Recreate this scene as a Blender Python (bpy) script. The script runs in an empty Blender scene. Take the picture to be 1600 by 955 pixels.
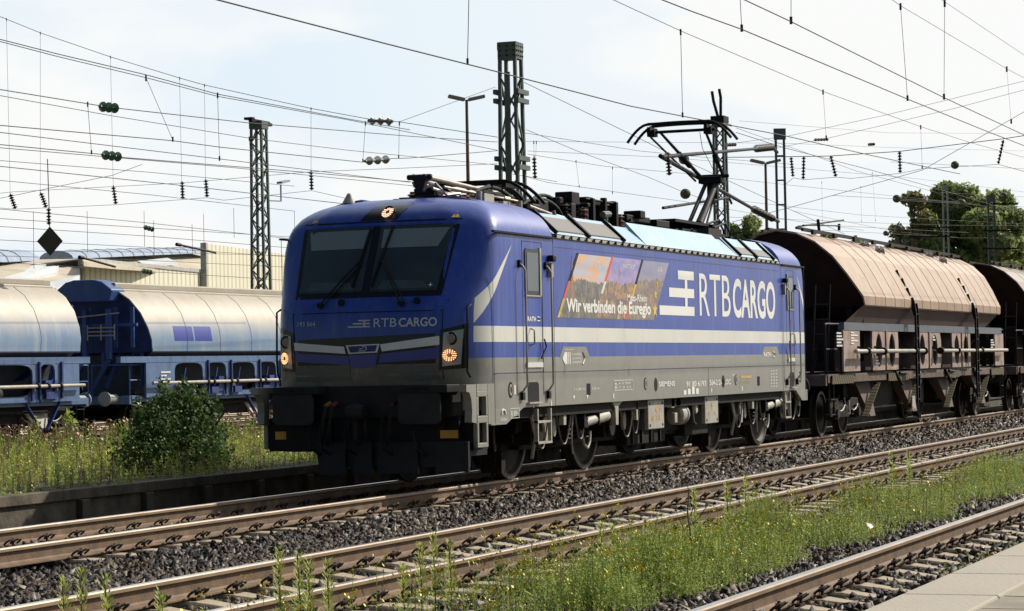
import bpy, math, random
import numpy as np
from mathutils import Vector, Matrix
R = math.radians
random.seed(5); rng = np.random.default_rng(7)
SC = bpy.context.scene; COL = SC.collection

# ---------------------------------------------------------------- camera, sky, sun, exposure
CP = Vector((-28.117, -13.179, 1.568)); YAW, PIT, ROL, FPX = 1.197, .024, -.019, 3840.7
_d = Vector((math.cos(PIT)*math.sin(YAW), math.cos(PIT)*math.cos(YAW), math.sin(PIT)))
_r = Vector((math.cos(YAW), -math.sin(YAW), 0)); _u = _r.cross(_d)
CR = _r*math.cos(ROL)+_u*math.sin(ROL); CU = -_r*math.sin(ROL)+_u*math.cos(ROL)
cam = bpy.data.objects.new('camera', bpy.data.cameras.new('camera')); COL.objects.link(cam)
cam.data.sensor_width = 36; cam.data.lens = FPX/1600*36; cam.data.clip_start = .1; cam.data.clip_end = 6000
cam.matrix_world = Matrix(((CR.x, CU.x, -_d.x, CP.x), (CR.y, CU.y, -_d.y, CP.y), (CR.z, CU.z, -_d.z, CP.z), (0, 0, 0, 1)))
SC.camera = cam
SAZ, SEL = -33, 36.5                       # sun direction from +x axis, elevation
sdir = Vector((math.cos(R(SAZ))*math.cos(R(SEL)), math.sin(R(SAZ))*math.cos(R(SEL)), math.sin(R(SEL))))
W = bpy.data.worlds.new('World'); SC.world = W; W.use_nodes = True
nt = W.node_tree; bg = nt.nodes['Background']
sky = nt.nodes.new('ShaderNodeTexSky'); sky.sky_type = 'NISHITA'; sky.sun_disc = False
sky.sun_elevation = R(SEL); sky.sun_rotation = math.atan2(sdir.x, sdir.y); sky.air_density = 1.2; sky.dust_density = .6
tc = nt.nodes.new('ShaderNodeTexCoord'); mp = nt.nodes.new('ShaderNodeMapping'); mp.inputs['Scale'].default_value = (1, 1, 2.6)
nz = nt.nodes.new('ShaderNodeTexNoise'); nz.inputs['Scale'].default_value = 4.6; nz.inputs['Detail'].default_value = 7; nz.inputs['Roughness'].default_value = .5
rp = nt.nodes.new('ShaderNodeMapRange'); rp.inputs[1].default_value = .42; rp.inputs[2].default_value = .60; rp.inputs[3].default_value = .0; rp.inputs[4].default_value = 1.0
# thin bright cloud veil on the sun's side of the sky, clear blue sky opposite
dt = nt.nodes.new('ShaderNodeVectorMath'); dt.operation = 'DOT_PRODUCT'; dt.inputs[1].default_value = (math.cos(R(SAZ+12)), math.sin(R(SAZ+12)), .25)
vr = nt.nodes.new('ShaderNodeMapRange'); vr.interpolation_type = 'SMOOTHSTEP'; vr.inputs[1].default_value = .12; vr.inputs[2].default_value = .50
clc = nt.nodes.new('ShaderNodeMix'); clc.data_type = 'RGBA'; clc.inputs[6].default_value = (14.0, 16.9, 19.4, 1); clc.inputs[7].default_value = (19.2, 19.4, 19.2, 1)
mixc = nt.nodes.new('ShaderNodeMix'); mixc.data_type = 'RGBA'
L = nt.links.new
L(tc.outputs['Generated'], mp.inputs[0]); L(mp.outputs[0], nz.inputs[0]); L(nz.outputs[0], rp.inputs[0]); L(tc.outputs['Generated'], dt.inputs[0]); L(dt.outputs['Value'], vr.inputs[0])
gl = nt.nodes.new('ShaderNodeMapRange'); gl.inputs[1].default_value = .60; gl.inputs[2].default_value = .92; ga = nt.nodes.new('ShaderNodeMath'); ga.use_clamp = True
L(dt.outputs['Value'], gl.inputs[0]); L(rp.outputs[0], ga.inputs[0]); L(gl.outputs[0], ga.inputs[1]); L(ga.outputs[0], clc.inputs[0]); L(clc.outputs[2], mixc.inputs[7]); L(vr.outputs[0], mixc.inputs[0])
L(sky.outputs[0], mixc.inputs[6]); L(mixc.outputs[2], bg.inputs[0]); bg.inputs[1].default_value = .05
sun = bpy.data.objects.new('sun', bpy.data.lights.new('sun', 'SUN')); COL.objects.link(sun)
sun.data.energy = 5.0; sun.data.angle = R(.5); sun.data.color = (1, .925, .80)
sun.rotation_euler = sdir.to_track_quat('Z', 'Y').to_euler()
SC.view_settings.view_transform = 'Standard'; SC.view_settings.look = 'None'
SC.view_settings.exposure = 0; SC.view_settings.gamma = 1
SC.render.engine = 'CYCLES'; SC.cycles.max_bounces = 6; SC.cycles.transparent_max_bounces = 12

def ray(px, py): return _d + CR*((px-800)/FPX) - CU*((py-477.5)/FPX)
def aY(px, py, y): v = ray(px, py); return CP+v*((y-CP.y)/v.y)
def aX(px, py, x): v = ray(px, py); return CP+v*((x-CP.x)/v.x)
def proj(P):                              # numpy (n,3) -> px,py,depth
    v = np.asarray(P)-np.array(CP); z = v@np.array(_d)
    return 800+FPX*(v@np.array(CR))/z, 477.5-FPX*(v@np.array(CU))/z, z

# ---------------------------------------------------------------- materials
def _nd(t, k, **kw):
    n = t.nodes.new('ShaderNode'+k)
    for a, b in kw.items(): setattr(n, a, b)
    return n
def mat(name, col, rough=.6, metal=0., var=.18, vscale=3., bump=0., bscale=40., dirt=None, dscale=2., damt=.5, coat=0., stretch=(1, 1, 1), emit=0., spec=None):
    m = bpy.data.materials.new(name); m.use_nodes = True; t = m.node_tree; b = t.nodes['Principled BSDF']
    c = _nd(t, 'TexCoord'); mpp = _nd(t, 'Mapping'); mpp.inputs['Scale'].default_value = stretch; t.links.new(c.outputs['Object'], mpp.inputs[0])
    n1 = _nd(t, 'TexNoise'); n1.inputs['Scale'].default_value = vscale; n1.inputs['Detail'].default_value = 5; t.links.new(mpp.outputs[0], n1.inputs[0])
    r1 = _nd(t, 'MapRange'); r1.inputs[1].default_value = .3; r1.inputs[2].default_value = .7; r1.inputs[3].default_value = 1-var; r1.inputs[4].default_value = 1+var
    t.links.new(n1.outputs[0], r1.inputs[0])
    mx = _nd(t, 'VectorMath', operation='SCALE'); mx.inputs[0].default_value = col[:3]; t.links.new(r1.outputs[0], mx.inputs['Scale'])
    out = mx.outputs[0]
    if dirt:
        n2 = _nd(t, 'TexNoise'); n2.inputs['Scale'].default_value = dscale; n2.inputs['Detail'].default_value = 8; n2.inputs['Roughness'].default_value = .65; t.links.new(mpp.outputs[0], n2.inputs[0])
        r2 = _nd(t, 'MapRange'); r2.inputs[1].default_value = .45; r2.inputs[2].default_value = .72; r2.inputs[4].default_value = damt; t.links.new(n2.outputs[0], r2.inputs[0])
        mm = _nd(t, 'Mix', data_type='RGBA'); mm.inputs[7].default_value = (*dirt, 1); t.links.new(r2.outputs[0], mm.inputs[0]); t.links.new(out, mm.inputs[6]); out = mm.outputs[2]
    t.links.new(out, b.inputs['Base Color'])
    b.inputs['Roughness'].default_value = rough; b.inputs['Metallic'].default_value = metal; b.inputs['Coat Weight'].default_value = coat; b.inputs['Coat Roughness'].default_value = .12
    b.inputs['Specular IOR Level'].default_value = spec if spec is not None else (.5 if max(col[:3]) > .06 or coat else .22)
    if bump:
        n3 = _nd(t, 'TexNoise'); n3.inputs['Scale'].default_value = bscale; n3.inputs['Detail'].default_value = 4; t.links.new(mpp.outputs[0], n3.inputs[0])
        bp = _nd(t, 'Bump'); bp.inputs['Strength'].default_value = bump; bp.inputs['Distance'].default_value = .02; t.links.new(n3.outputs[0], bp.inputs['Height']); t.links.new(bp.outputs[0], b.inputs['Normal'])
    if emit:
        b.inputs['Emission Color'].default_value = (*col[:3], 1); b.inputs['Emission Strength'].default_value = emit
    return m
class X:                                   # tiny expression builder over shader math nodes
    def __init__(s, t, k): s.t, s.k = t, k
    def _op(s, op, o):
        n = _nd(s.t, 'Math', operation=op)
        for i, v in enumerate((s, o)):
            if v is None: continue
            if isinstance(v, X): s.t.links.new(v.k, n.inputs[i])
            else: n.inputs[i].default_value = v
        return X(s.t, n.outputs[0])
    def __add__(s, o): return s._op('ADD', o)
    def __sub__(s, o): return s._op('SUBTRACT', o)
    def __mul__(s, o): return s._op('MULTIPLY', o)
    def gt(s, o): return s._op('GREATER_THAN', o)
    def lt(s, o): return s._op('LESS_THAN', o)
    def mn(s, o): return s._op('MINIMUM', o)
    def mx(s, o): return s._op('MAXIMUM', o)
    def ab(s): return s._op('ABSOLUTE', None)
    def sin(s): return s._op('SINE', None)
    def fr(s): return s._op('FRACT', None)
def xyz(m):
    t = m.node_tree; c = _nd(t, 'TexCoord'); s = _nd(t, 'SeparateXYZ'); t.links.new(c.outputs['Object'], s.inputs[0])
    return t, t.nodes['Principled BSDF'], c, [X(t, s.outputs[i]) for i in range(3)]
def noise(t, c, sc, det=5, st=(1, 1, 1), rough=.55):
    mpp = _nd(t, 'Mapping'); mpp.inputs['Scale'].default_value = st; t.links.new(c.outputs['Object'], mpp.inputs[0])
    n = _nd(t, 'TexNoise'); n.inputs['Scale'].default_value = sc; n.inputs['Detail'].default_value = det; n.inputs['Roughness'].default_value = rough
    t.links.new(mpp.outputs[0], n.inputs[0]); return X(t, n.outputs[0])
def mixm(t, f, a, b):                      # mix colours; a/b tuple or socket
    m = _nd(t, 'Mix', data_type='RGBA')
    if isinstance(f, X): t.links.new(f.k, m.inputs[0])
    else: m.inputs[0].default_value = f
    for i, v in ((6, a), (7, b)):
        if isinstance(v, tuple): m.inputs[i].default_value = (*v[:3], 1)
        else: t.links.new(v, m.inputs[i])
    return m.outputs[2]
def rng01(x, a, b): # remap clamp
    n = _nd(x.t, 'MapRange'); n.inputs[1].default_value = a; n.inputs[2].default_value = b; x.t.links.new(x.k, n.inputs[0]); return X(x.t, n.outputs[0])

M = {}
M['rust'] = mat('rail_rust', (.160, .098, .056), .75, var=.35, vscale=5, dirt=(.075, .045, .03), dscale=2.2, damt=.8, bump=.2)
M['railtop'] = mat('rail_head', (.55, .53, .50), .28, metal=.9, var=.1)
M['railedge'] = mat('rail_head_edge', (.30, .22, .15), .5, metal=.3, var=.2)
M['sleeper'] = mat('sleeper_concrete', (.41, .335, .24), .85, var=.2, vscale=5, dirt=(.24, .17, .11), dscale=4, damt=.6, bump=.3)
M['clip'] = mat('clip_steel', (.045, .035, .03), .6, metal=.4)
M['stone'] = mat('ballast_stone', (.048, .039, .034), .6, var=.7, vscale=9, dirt=(.15, .095, .055), dscale=1.1, damt=.7)
M['stone2'] = mat('ballast_stone_light', (.20, .165, .135), .6, var=.4, vscale=9)
M['stone3'] = mat('ballast_stone_dark', (.018, .015, .014), .6, var=.4, vscale=9)
M['bed'] = mat('ballast_bed', (.04, .032, .026), .9, var=.4, vscale=14, bump=1, bscale=60)
M['yard'] = mat('yard_gravel', (.15, .115, .085), .9, var=.4, vscale=1.2, dirt=(.06, .06, .03), dscale=.4, bump=.8, bscale=25)
M['soil'] = mat('verge_soil', (.065, .06, .03), .95, var=.4, vscale=2, bump=.8, bscale=20)
M['dirt'] = mat('ground_dirt', (.12, .12, .07), .95, var=.3, vscale=.05)
M['black'] = mat('black_metal', (.008, .008, .009), .6, var=.2)
M['blackgloss'] = mat('black_gloss', (.008, .008, .01), .25, var=.1, spec=.4)
M['dgrey'] = mat('dark_grey_metal', (.016, .016, .018), .6, var=.25, dirt=(.03, .024, .018), dscale=6)
M['under'] = mat('underframe_dirty', (.008, .007, .006), .75, var=.35, dirt=(.04, .028, .02), dscale=7, damt=.6)
M['lgrey'] = mat('loco_grey_paint', (.27, .262, .225), .45, var=.08, dirt=(.15, .125, .095), dscale=5, damt=.3)
M['ggrey'] = mat('light_grey_part', (.42, .39, .33), .55, var=.12, dirt=(.15, .11, .07), dscale=9, damt=.5)
M['steel'] = mat('bare_steel', (.30, .27, .24), .45, metal=.5, var=.2, dirt=(.1, .06, .04), dscale=8)
M['rim'] = mat('worn_wheel_rim', (.11, .085, .065), .55, metal=.2, var=.3, dirt=(.03, .022, .018), dscale=5, damt=.8)
M['white'] = mat('white_paint', (.74, .73, .68), .45, var=.05)
M['decal'] = mat('white_lettering', (.82, .81, .76), .5, var=.03)
M['decalg'] = mat('grey_lettering', (.55, .56, .58), .5, var=.03)
M['glass'] = mat('windscreen_glass', (.026, .038, .046), .06, var=.3, vscale=1.5, coat=.4, spec=.5)
M['blind'] = mat('sun_blind', (.17, .21, .235), .3, var=.05)
M['lens'] = mat('lamp_lens', (.27, .30, .30), .1, coat=.8, var=.05)
M['led'] = mat('led_dot', (1, .50, .22), .3, var=0, emit=1.5)
M['ledw'] = mat('led_dot_pale', (1, .68, .46), .3, var=0, emit=1.2)
M['orange'] = mat('orange_marker', (.65, .30, .03), .5)
M['yellow'] = mat('yellow_paint', (.72, .5, .05), .5, dirt=(.2, .14, .05), dscale=8)
M['dullred'] = mat('dull_red_cock', (.16, .02, .015), .6)
M['dullyellow'] = mat('dull_yellow_cock', (.20, .12, .02), .6)
M['red'] = mat('red_paint', (.6, .04, .03), .5)
M['copper'] = mat('insulator_brown', (.14, .045, .025), .3)
M['insul'] = mat('insulator_dark', (.03, .022, .02), .25)
M['insulg'] = mat('insulator_green', (.05, .11, .06), .25, var=.2)
M['insulw'] = mat('insulator_white', (.16, .16, .15), .25)
M['ball'] = mat('ball_insulator', (.10, .09, .035), .35, var=.3, vscale=8)
M['mast'] = mat('mast_paint', (.085, .115, .105), .6, var=.2, vscale=2, dirt=(.09, .07, .05), dscale=3, damt=.4)
M['mastl'] = mat('mast_galvanised', (.30, .33, .31), .55, var=.15)
M['wire'] = mat('wire_copper', (.02, .022, .018), .6)
M['concrete'] = mat('old_concrete', (.105, .083, .06), .9, var=.4, vscale=3, dirt=(.022, .02, .014), dscale=2, damt=.9, bump=.5, bscale=20)
M['roofblue'] = mat('roof_light_blue', (.25, .40, .53), .6, var=.05, dirt=(.45, .5, .52), dscale=2, damt=.3)
M['grille'] = mat('roof_grille', (.10, .10, .10), .6, var=.1, stretch=(1, 30, 30), vscale=6)
M['hose'] = mat('rubber_hose', (.015, .015, .015), .7)
M['roofdirt'] = mat('roof_deck', (.05, .045, .04), .8, var=.4)

# ---------------------------------------------------------------- mesh builder
NOSPLIT = {'lettering', 'panel_seam', 'seam', 'roof_seam', 'rivet', 'lattice_brace', 'lamp_leds', 'inspection_mark', 'data_lettering', 'bracket_row', 'roof_vent', 'cab_door', 'wiper', 'white_mark', 'logo_bars', 'cover_bolt', 'hazard_mark', 'foot_step', 'step_ladder', 'end_ladder', 'side_ladder', 'owner_sign', 'leg', 'paving_slabs', 'platform_edge', 'shed_roof', 'skylight_bar', 'wheelset', 'sleeper_block', 'rail_clip', 'box_rib', 'roof_step', 'roof_hook', 'ridge_rail', 'rod_bracket', 'collector_head', 'insulator'}
class MB:
    def __init__(s): s.v = []; s.f = []; s.m = []
    def add(s, vs, fs, mi=0):
        o = len(s.v); s.v += [tuple(p) for p in vs]; s.f += [tuple(o+i for i in f) for f in fs]; s.m += [mi]*len(fs); return s
    def box(s, x0, x1, y0, y1, z0, z1, mi=0):
        return s.add([(x, y, z) for x in (x0, x1) for y in (y0, y1) for z in (z0, z1)],
                     [(0, 1, 3, 2), (4, 6, 7, 5), (0, 4, 5, 1), (2, 3, 7, 6), (0, 2, 6, 4), (1, 5, 7, 3)], mi)
    def beam(s, a, b, w, h, up=(0, 0, 1), mi=0):
        a, b = Vector(a), Vector(b); d = (b-a).normalized(); u = Vector(up)
        if abs(d.dot(u)) > .98: u = Vector((0, 1, 0))
        r = d.cross(u).normalized()*w/2; u = r.normalized().cross(d).normalized()*h/2
        return s.add([p+sr*r+su*u for p in (a, b) for sr in (-1, 1) for su in (-1, 1)],
                     [(0, 1, 3, 2), (4, 6, 7, 5), (0, 4, 5, 1), (2, 3, 7, 6), (0, 2, 6, 4), (1, 5, 7, 3)], mi)
    def tube(s, a, b, r0, r1=None, n=8, mi=0, cap=True):
        if r1 is None: r1 = r0
        a, b = Vector(a), Vector(b); d = (b-a).normalized(); u = Vector((0, 0, 1)) if abs(d.z) < .9 else Vector((1, 0, 0))
        x = d.cross(u).normalized(); y = x.cross(d)
        vs = [p+(x*math.cos(2*math.pi*i/n)+y*math.sin(2*math.pi*i/n))*r for p, r in ((a, r0), (b, r1)) for i in range(n)]
        fs = [(i, (i+1) % n, n+(i+1) % n, n+i) for i in range(n)]
        if cap: fs += [tuple(range(n))[::-1], tuple(range(n, 2*n))]
        return s.add(vs, fs, mi)
    def path(s, pts, r, n=6, mi=0):
        pts = [Vector(p) for p in pts]; rings = []; px = None
        for i, p in enumerate(pts):
            d = (pts[min(i+1, len(pts)-1)]-pts[max(i-1, 0)]).normalized()
            if px is None:
                u = Vector((0, 0, 1)) if abs(d.z) < .9 else Vector((1, 0, 0)); px = d.cross(u).normalized()
            px = (px-d*px.dot(d)).normalized(); py = px.cross(d)
            rings += [p+(px*math.cos(2*math.pi*k/n)+py*math.sin(2*math.pi*k/n))*r for k in range(n)]
        fs = [(i*n+k, i*n+(k+1) % n, (i+1)*n+(k+1) % n, (i+1)*n+k) for i in range(len(pts)-1) for k in range(n)]
        fs += [tuple(range(n))[::-1], tuple(range((len(pts)-1)*n, len(pts)*n))]
        return s.add(rings, fs, mi)
    def lathe(s, prof, c, ax='z', n=16, mi=0, a0=0, cap=True):   # prof [(r,h)]
        vs = []
        for r, h in prof:
            for i in range(n):
                a = 2*math.pi*i/n+a0; p, q = r*math.cos(a), r*math.sin(a)
                vs.append({'z': (c[0]+p, c[1]+q, c[2]+h), 'y': (c[0]+p, c[1]+h, c[2]+q), 'x': (c[0]+h, c[1]+p, c[2]+q)}[ax])
        fs = [(j*n+i, j*n+(i+1) % n, (j+1)*n+(i+1) % n, (j+1)*n+i) for j in range(len(prof)-1) for i in range(n)]
        if cap: fs += [tuple(range(n))[::-1], tuple(range((len(prof)-1)*n, len(prof)*n))]
        return s.add(vs, fs, mi)
    def prism(s, pts, ax, a, b, mi=0):      # polygon in the other two axes, extruded along ax from a to b
        n = len(pts); vs = []
        for h in (a, b):
            for p, q in pts: vs.append({'x': (h, p, q), 'y': (p, h, q), 'z': (p, q, h)}[ax])
        return s.add(vs, [(i, (i+1) % n, n+(i+1) % n, n+i) for i in range(n)]+[tuple(range(n))[::-1], tuple(range(n, 2*n))], mi)
    def ring(s, outer, inner, ax, a, b, mi=0):   # frame between two same-length outlines
        n = len(outer); vs = []
        for pts in (outer, inner):
            for h in (a, b):
                for p, q in pts: vs.append({'x': (h, p, q), 'y': (p, h, q), 'z': (p, q, h)}[ax])
        fs = []
        for i in range(n):
            j = (i+1) % n
            fs += [(i, j, n+j, n+i), (2*n+i, 3*n+i, 3*n+j, 2*n+j), (i, 2*n+i, 2*n+j, j), (n+i, n+j, 3*n+j, 3*n+i)]
        return s.add(vs, fs, mi)
    def mirror(s):
        vs = [(x, -y, z) for x, y, z in s.v]; fs = [f[::-1] for f in s.f]; m = list(s.m)
        o = len(s.v); s.v += vs; s.f += [tuple(i+o for i in f) for f in fs]; s.m += m; return s
    def clusters(s):
        par = list(range(len(s.v)))
        def fd(a):
            while par[a] != a: par[a] = par[par[a]]; a = par[a]
            return a
        for f in s.f:
            r0 = fd(f[0])
            for q in f[1:]: par[fd(q)] = r0
        comp = {}
        for i, f in enumerate(s.f): comp.setdefault(fd(f[0]), []).append(i)
        cs = []
        for fs in comp.values():
            P = np.array([s.v[q] for i in fs for q in s.f[i]]); cs.append([fs, P.min(0)-.035, P.max(0)+.035])
        if len(cs) > 60: return [None]
        ch = True
        while ch:
            ch = False
            for i in range(len(cs)):
                for j in range(i+1, len(cs)):
                    if (cs[i][1] <= cs[j][2]).all() and (cs[j][1] <= cs[i][2]).all():
                        cs[i] = [cs[i][0]+cs[j][0], np.minimum(cs[i][1], cs[j][1]), np.maximum(cs[i][2], cs[j][2])]; cs.pop(j); ch = True; break
                if ch: break
        return cs
    def build(s, name, mats, parent=None, bevel=0, smooth=None, loc=None, fix=True):
        if parent is not None and name not in NOSPLIT and name != 'split_done':
            cs = s.clusters()
            if 1 < len(cs) <= 14:
                out = None
                for c in cs:
                    m = MB(); idx = {}
                    for i in sorted(c[0]):
                        for q in s.f[i]:
                            if q not in idx: idx[q] = len(m.v); m.v.append(s.v[q])
                        m.f.append(tuple(idx[q] for q in s.f[i])); m.m.append(s.m[i])
                    o = m._build(name, mats, parent, bevel, smooth, loc, fix); out = out or o
                return out
        return s._build(name, mats, parent, bevel, smooth, loc, fix)
    def _build(s, name, mats, parent=None, bevel=0, smooth=None, loc=None, fix=True):
        me = bpy.data.meshes.new(name); me.from_pydata(s.v, [], s.f); me.validate()
        if not isinstance(mats, (list, tuple)): mats = [mats]
        for m in mats: me.materials.append(M[m] if isinstance(m, str) else m)
        if len(mats) > 1 and len(me.polygons) == len(s.m): me.polygons.foreach_set('material_index', s.m)
        if fix:
            import bmesh
            bm = bmesh.new(); bm.from_mesh(me); bmesh.ops.recalc_face_normals(bm, faces=bm.faces); bm.to_mesh(me); bm.free()
        if smooth is not None:
            me.shade_smooth(); me.set_sharp_from_angle(angle=R(smooth))
        o = bpy.data.objects.new(name, me); COL.objects.link(o)
        if parent is not None: o.parent = parent
        if loc: o.location = loc
        if bevel:
            b = o.modifiers.new('bevel', 'BEVEL'); b.width = bevel; b.segments = 2; b.limit_method = 'ANGLE'; b.angle_limit = R(40)
        return o
def thing(name, label, cat, loc=(0, 0, 0), rz=0, group=None):
    o = bpy.data.objects.new(name, None); o.empty_display_size = .1; COL.objects.link(o); o.location = loc; o.rotation_euler.z = rz
    return tag(o, label, cat, group)
def tag(o, label, cat, group=None):
    o['label'] = label; o['category'] = cat
    if group: o['group'] = group
    return o
def kind(o, k): o['kind'] = k; return o
def dup(o, loc=None, label=None, parent=None):
    c = o.copy(); COL.objects.link(c)
    if parent is not None: c.parent = parent
    if loc is not None: c.location = loc
    if label: c['label'] = label
    for ch in list(o.children): dup(ch, parent=c)
    return c
def bulk(name, verts, faces4, mats, midx=None, parent=None, smooth=False):   # numpy quads -> one mesh
    me = bpy.data.meshes.new(name); nv, nf = len(verts), len(faces4); k = faces4.shape[1]
    me.vertices.add(nv); me.vertices.foreach_set('co', np.asarray(verts, np.float32).ravel())
    me.loops.add(nf*k); me.loops.foreach_set('vertex_index', np.asarray(faces4, np.int32).ravel())
    me.polygons.add(nf); me.polygons.foreach_set('loop_start', np.arange(0, nf*k, k, dtype=np.int32))
    for m in mats: me.materials.append(M[m] if isinstance(m, str) else m)
    if midx is not None: me.polygons.foreach_set('material_index', np.asarray(midx, np.int32))
    me.update(calc_edges=True)
    o = bpy.data.objects.new(name, me); COL.objects.link(o)
    if parent is not None: o.parent = parent
    return o
# ================================================================= SETTING
T2, T3 = -4.69, -9.30                      # track centre lines (the locomotive's is 0)
def sheet(name, pts, z, m, k='structure', th=0):
    b = MB(); b.add([(x, y, z if not callable(z) else z(x, y)) for x, y in pts], [tuple(range(len(pts)))])
    return kind(b.build(name, m, fix=False), k)
sheet('ground', [(-400, -600), (3000, -600), (3000, 3000), (-400, 3000)], -.62, 'dirt')
# ballast bed (gently shaped strip), retaining wall verge, yard
b = MB(); prof = [(-11.2, -.30), (-7.9, -.30), (-7.4, -.36), (-6.6, -.38), (-6.1, -.30), (-3.2, -.28), (-2.9, -.30), (-2.2, -.33), (-1.6, -.28), (2.0, -.28), (2.7, -.40)]
for i in range(len(prof)-1):
    (y0, z0), (y1, z1) = prof[i], prof[i+1]
    b.add([(-40, y0, z0), (400, y0, z0), (400, y1, z1), (-40, y1, z1)], [(0, 1, 2, 3)])
kind(b.build('ballast_bed', 'bed', fix=False), 'structure')
def vz(y): return np.interp(y, [2.6, 3.2, 6, 12, 15.0, 18], [.12, .14, .06, -.08, -.22, -.28])
b = MB(); ys = [2.86, 3.2, 4.5, 6, 9, 12, 15.0]
for i in range(len(ys)-1): b.add([(-40, ys[i], vz(ys[i])), (300, ys[i], vz(ys[i])), (300, ys[i+1], vz(ys[i+1])), (-40, ys[i+1], vz(ys[i+1]))], [(0, 1, 2, 3)])
kind(b.build('grass_verge', 'soil', fix=False), 'structure')
b = MB(); b.add([(-40, 15.0, -.22), (500, 15.0, -.22), (500, 50, -.34), (-40, 50, -.34)], [(0, 1, 2, 3)]); kind(b.build('yard_ground', 'yard', fix=False), 'structure')
# old platform edge wall of concrete panels between posts
t = thing('retaining_wall', 'low old dark concrete edging wall beyond the locomotive track, weeds growing above it', 'wall', (0, 2.7, 0))
x = -14.0; k = 0
b = MB(); b.box(-20, 80, -.02, .14, .03, .16); b.build('coping', 'concrete', t, bevel=.012)
pb = MB(); pb.box(-20, 80, .03, .12, -.55, .03); pb.build('wall_panel', 'concrete', t)
post = MB(); post.box(-.09, .09, -.06, .03, -.55, .025); po = post.build('post', 'concrete', t, bevel=.01, loc=(-2.1, 0, 0))
for i in range(1, 24): dup(po, loc=(-2.1+i*1.55, 0, 0), parent=t)

# rails
RP = [(-.075, -.172), (.075, -.172), (.075, -.161), (.02, -.145), (.008, -.13), (.008, -.05), (.030, -.040), (.037, -.034), (.037, -.010), (.030, 0), (-.030, 0), (-.037, -.010), (-.037, -.034), (-.030, -.040), (-.008, -.05), (-.008, -.13), (-.02, -.145), (-.075, -.161)]
def rail(y, z, x0, x1, label, top=True, shine=True):
    b = MB(); n = len(RP)
    b.add([(x, p, q) for x in (x0, x1) for p, q in RP], [])
    o = 0
    for i in range(n):
        j = (i+1) % n; mi = 1 if i == 9 else (2 if i in (8, 10, 7, 11) else 0)
        b.f.append((i, j, n+j, n+i)); b.m.append(mi)
    b.f += [tuple(range(n)), tuple(range(n, 2*n))]; b.m += [0, 0]
    o = b.build('rail', ['rust', 'railtop' if shine else 'railedge', 'railedge'])
    o.location = (0, y, z); return tag(o, label, 'rail')
rail(-.7535, 0, -40, 260, 'brown rusty rail on the near side of the track under the locomotive')
rail(.7535, 0, -40, 260, 'rail on the far side of the locomotive track with a thin bright running top')
rail(T2+.7535, 0, -40, 260, 'shiny topped far rail of the empty track between ballast and weeds')
rail(T2-.7535, 0, -40, 260, 'near rail of the empty middle track with weeds growing against it')
rail(T3+.7535, 0, -40, 160, 'polished rail running past the paved platform edge at the lower right')
rail(T3-.7535, 0, -40, 160, 'rail closest to the platform, tucked under its edge')
for i, (yy, lb) in enumerate([(16.3, 'empty yard track in front of the blue wagons'), (20.5, 'yard track carrying the blue hopper wagons'), (25.6, 'first yard track behind the blue wagons'), (30.5, 'second yard track behind the blue wagons')]):
    for s, w in ((-.7535, 'near'), (.7535, 'far')): rail(yy+s, -.1, -20, 200, f'{w} rusty rail of the {lb}', shine=(i > 0))
# sleepers
def sleeper_mesh():
    b = MB(); sec = []
    for y, zt, zb, w in ((-1.3, -.20, -.40, .13), (-1.0, -.186, -.40, .13), (-.6, -.186, -.40, .13), (-.25, -.235, -.40, .10), (.25, -.235, -.40, .10), (.6, -.186, -.40, .13), (1.0, -.186, -.40, .13), (1.3, -.20, -.40, .13)):
        sec.append([(-w-.02, y, zb), (-w+.0, y, zt-.02), (-w+.02, y, zt), (w-.02, y, zt), (w, y, zt-.02), (w+.02, y, zb)])
    vs = [p for q in sec for p in q]; fs = []
    for i in range(len(sec)-1):
        for k in range(5): fs.append((i*6+k, i*6+k+1, (i+1)*6+k+1, (i+1)*6+k))
    fs += [tuple(range(6)), tuple(range(42, 48))]
    b.add(vs, fs); return b
def clip_mesh():
    b = MB()
    # tension clamp: two rounded loops and a bolt
    for s in (-1, 1):
        pts = []
        for a in np.linspace(-.2, 1.15, 9)*math.pi: pts.append((s*(.052+.045*math.cos(a)), .03+.042*math.sin(a)*.9, .024+.030*math.sin(a*.8+.3)))
        b.path(pts, .0085, 5)
    b.tube((0, .035, -.01), (0, .035, .062), .011, n=6); b.tube((0, .035, .03), (0, .035, .05), .022, n=6)
    b.box(-.055, .055, .012, .05, -.010, .006)
    return b
sl = thing('sleeper', 'x', 'sleeper'); sm = sleeper_mesh().build('sleeper_block', 'sleeper', sl, bevel=.008)
cm = clip_mesh().build('rail_clip', 'clip', sl)
cm.scale = (1.3, 1.15, 1.35); cm.location = (0, -.83, -.172); cm.rotation_euler.z = math.pi
def clipcopy(y, rz):
    c = cm.copy(); COL.objects.link(c); c.parent = sl; c.location = (0, y, -.172); c.rotation_euler.z = rz
clipcopy(-.675, 0); clipcopy(.675, math.pi); clipcopy(.83, 0)
specs = [(0, -8.0, 92, 'concrete sleeper under the track the locomotive stands on', 'sleepers of the locomotive track'),
         (T2, -14.5, 118, 'concrete sleeper with sunlit top in the empty middle track', 'sleepers of the middle track'),
         (T3, -16.5, 62, 'concrete sleeper of the track beside the platform', 'sleepers of the platform track')]
first = True
for yc, x0, n, lb, g in specs:
    for i in range(n):
        o = sl if first else dup(sl); first = False
        o.location = (x0+.6*i+random.uniform(-.015, .015), yc, random.uniform(-.004, .004)); o.rotation_euler.z = random.uniform(-.012, .012); o['label'] = lb; o['group'] = g

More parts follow.
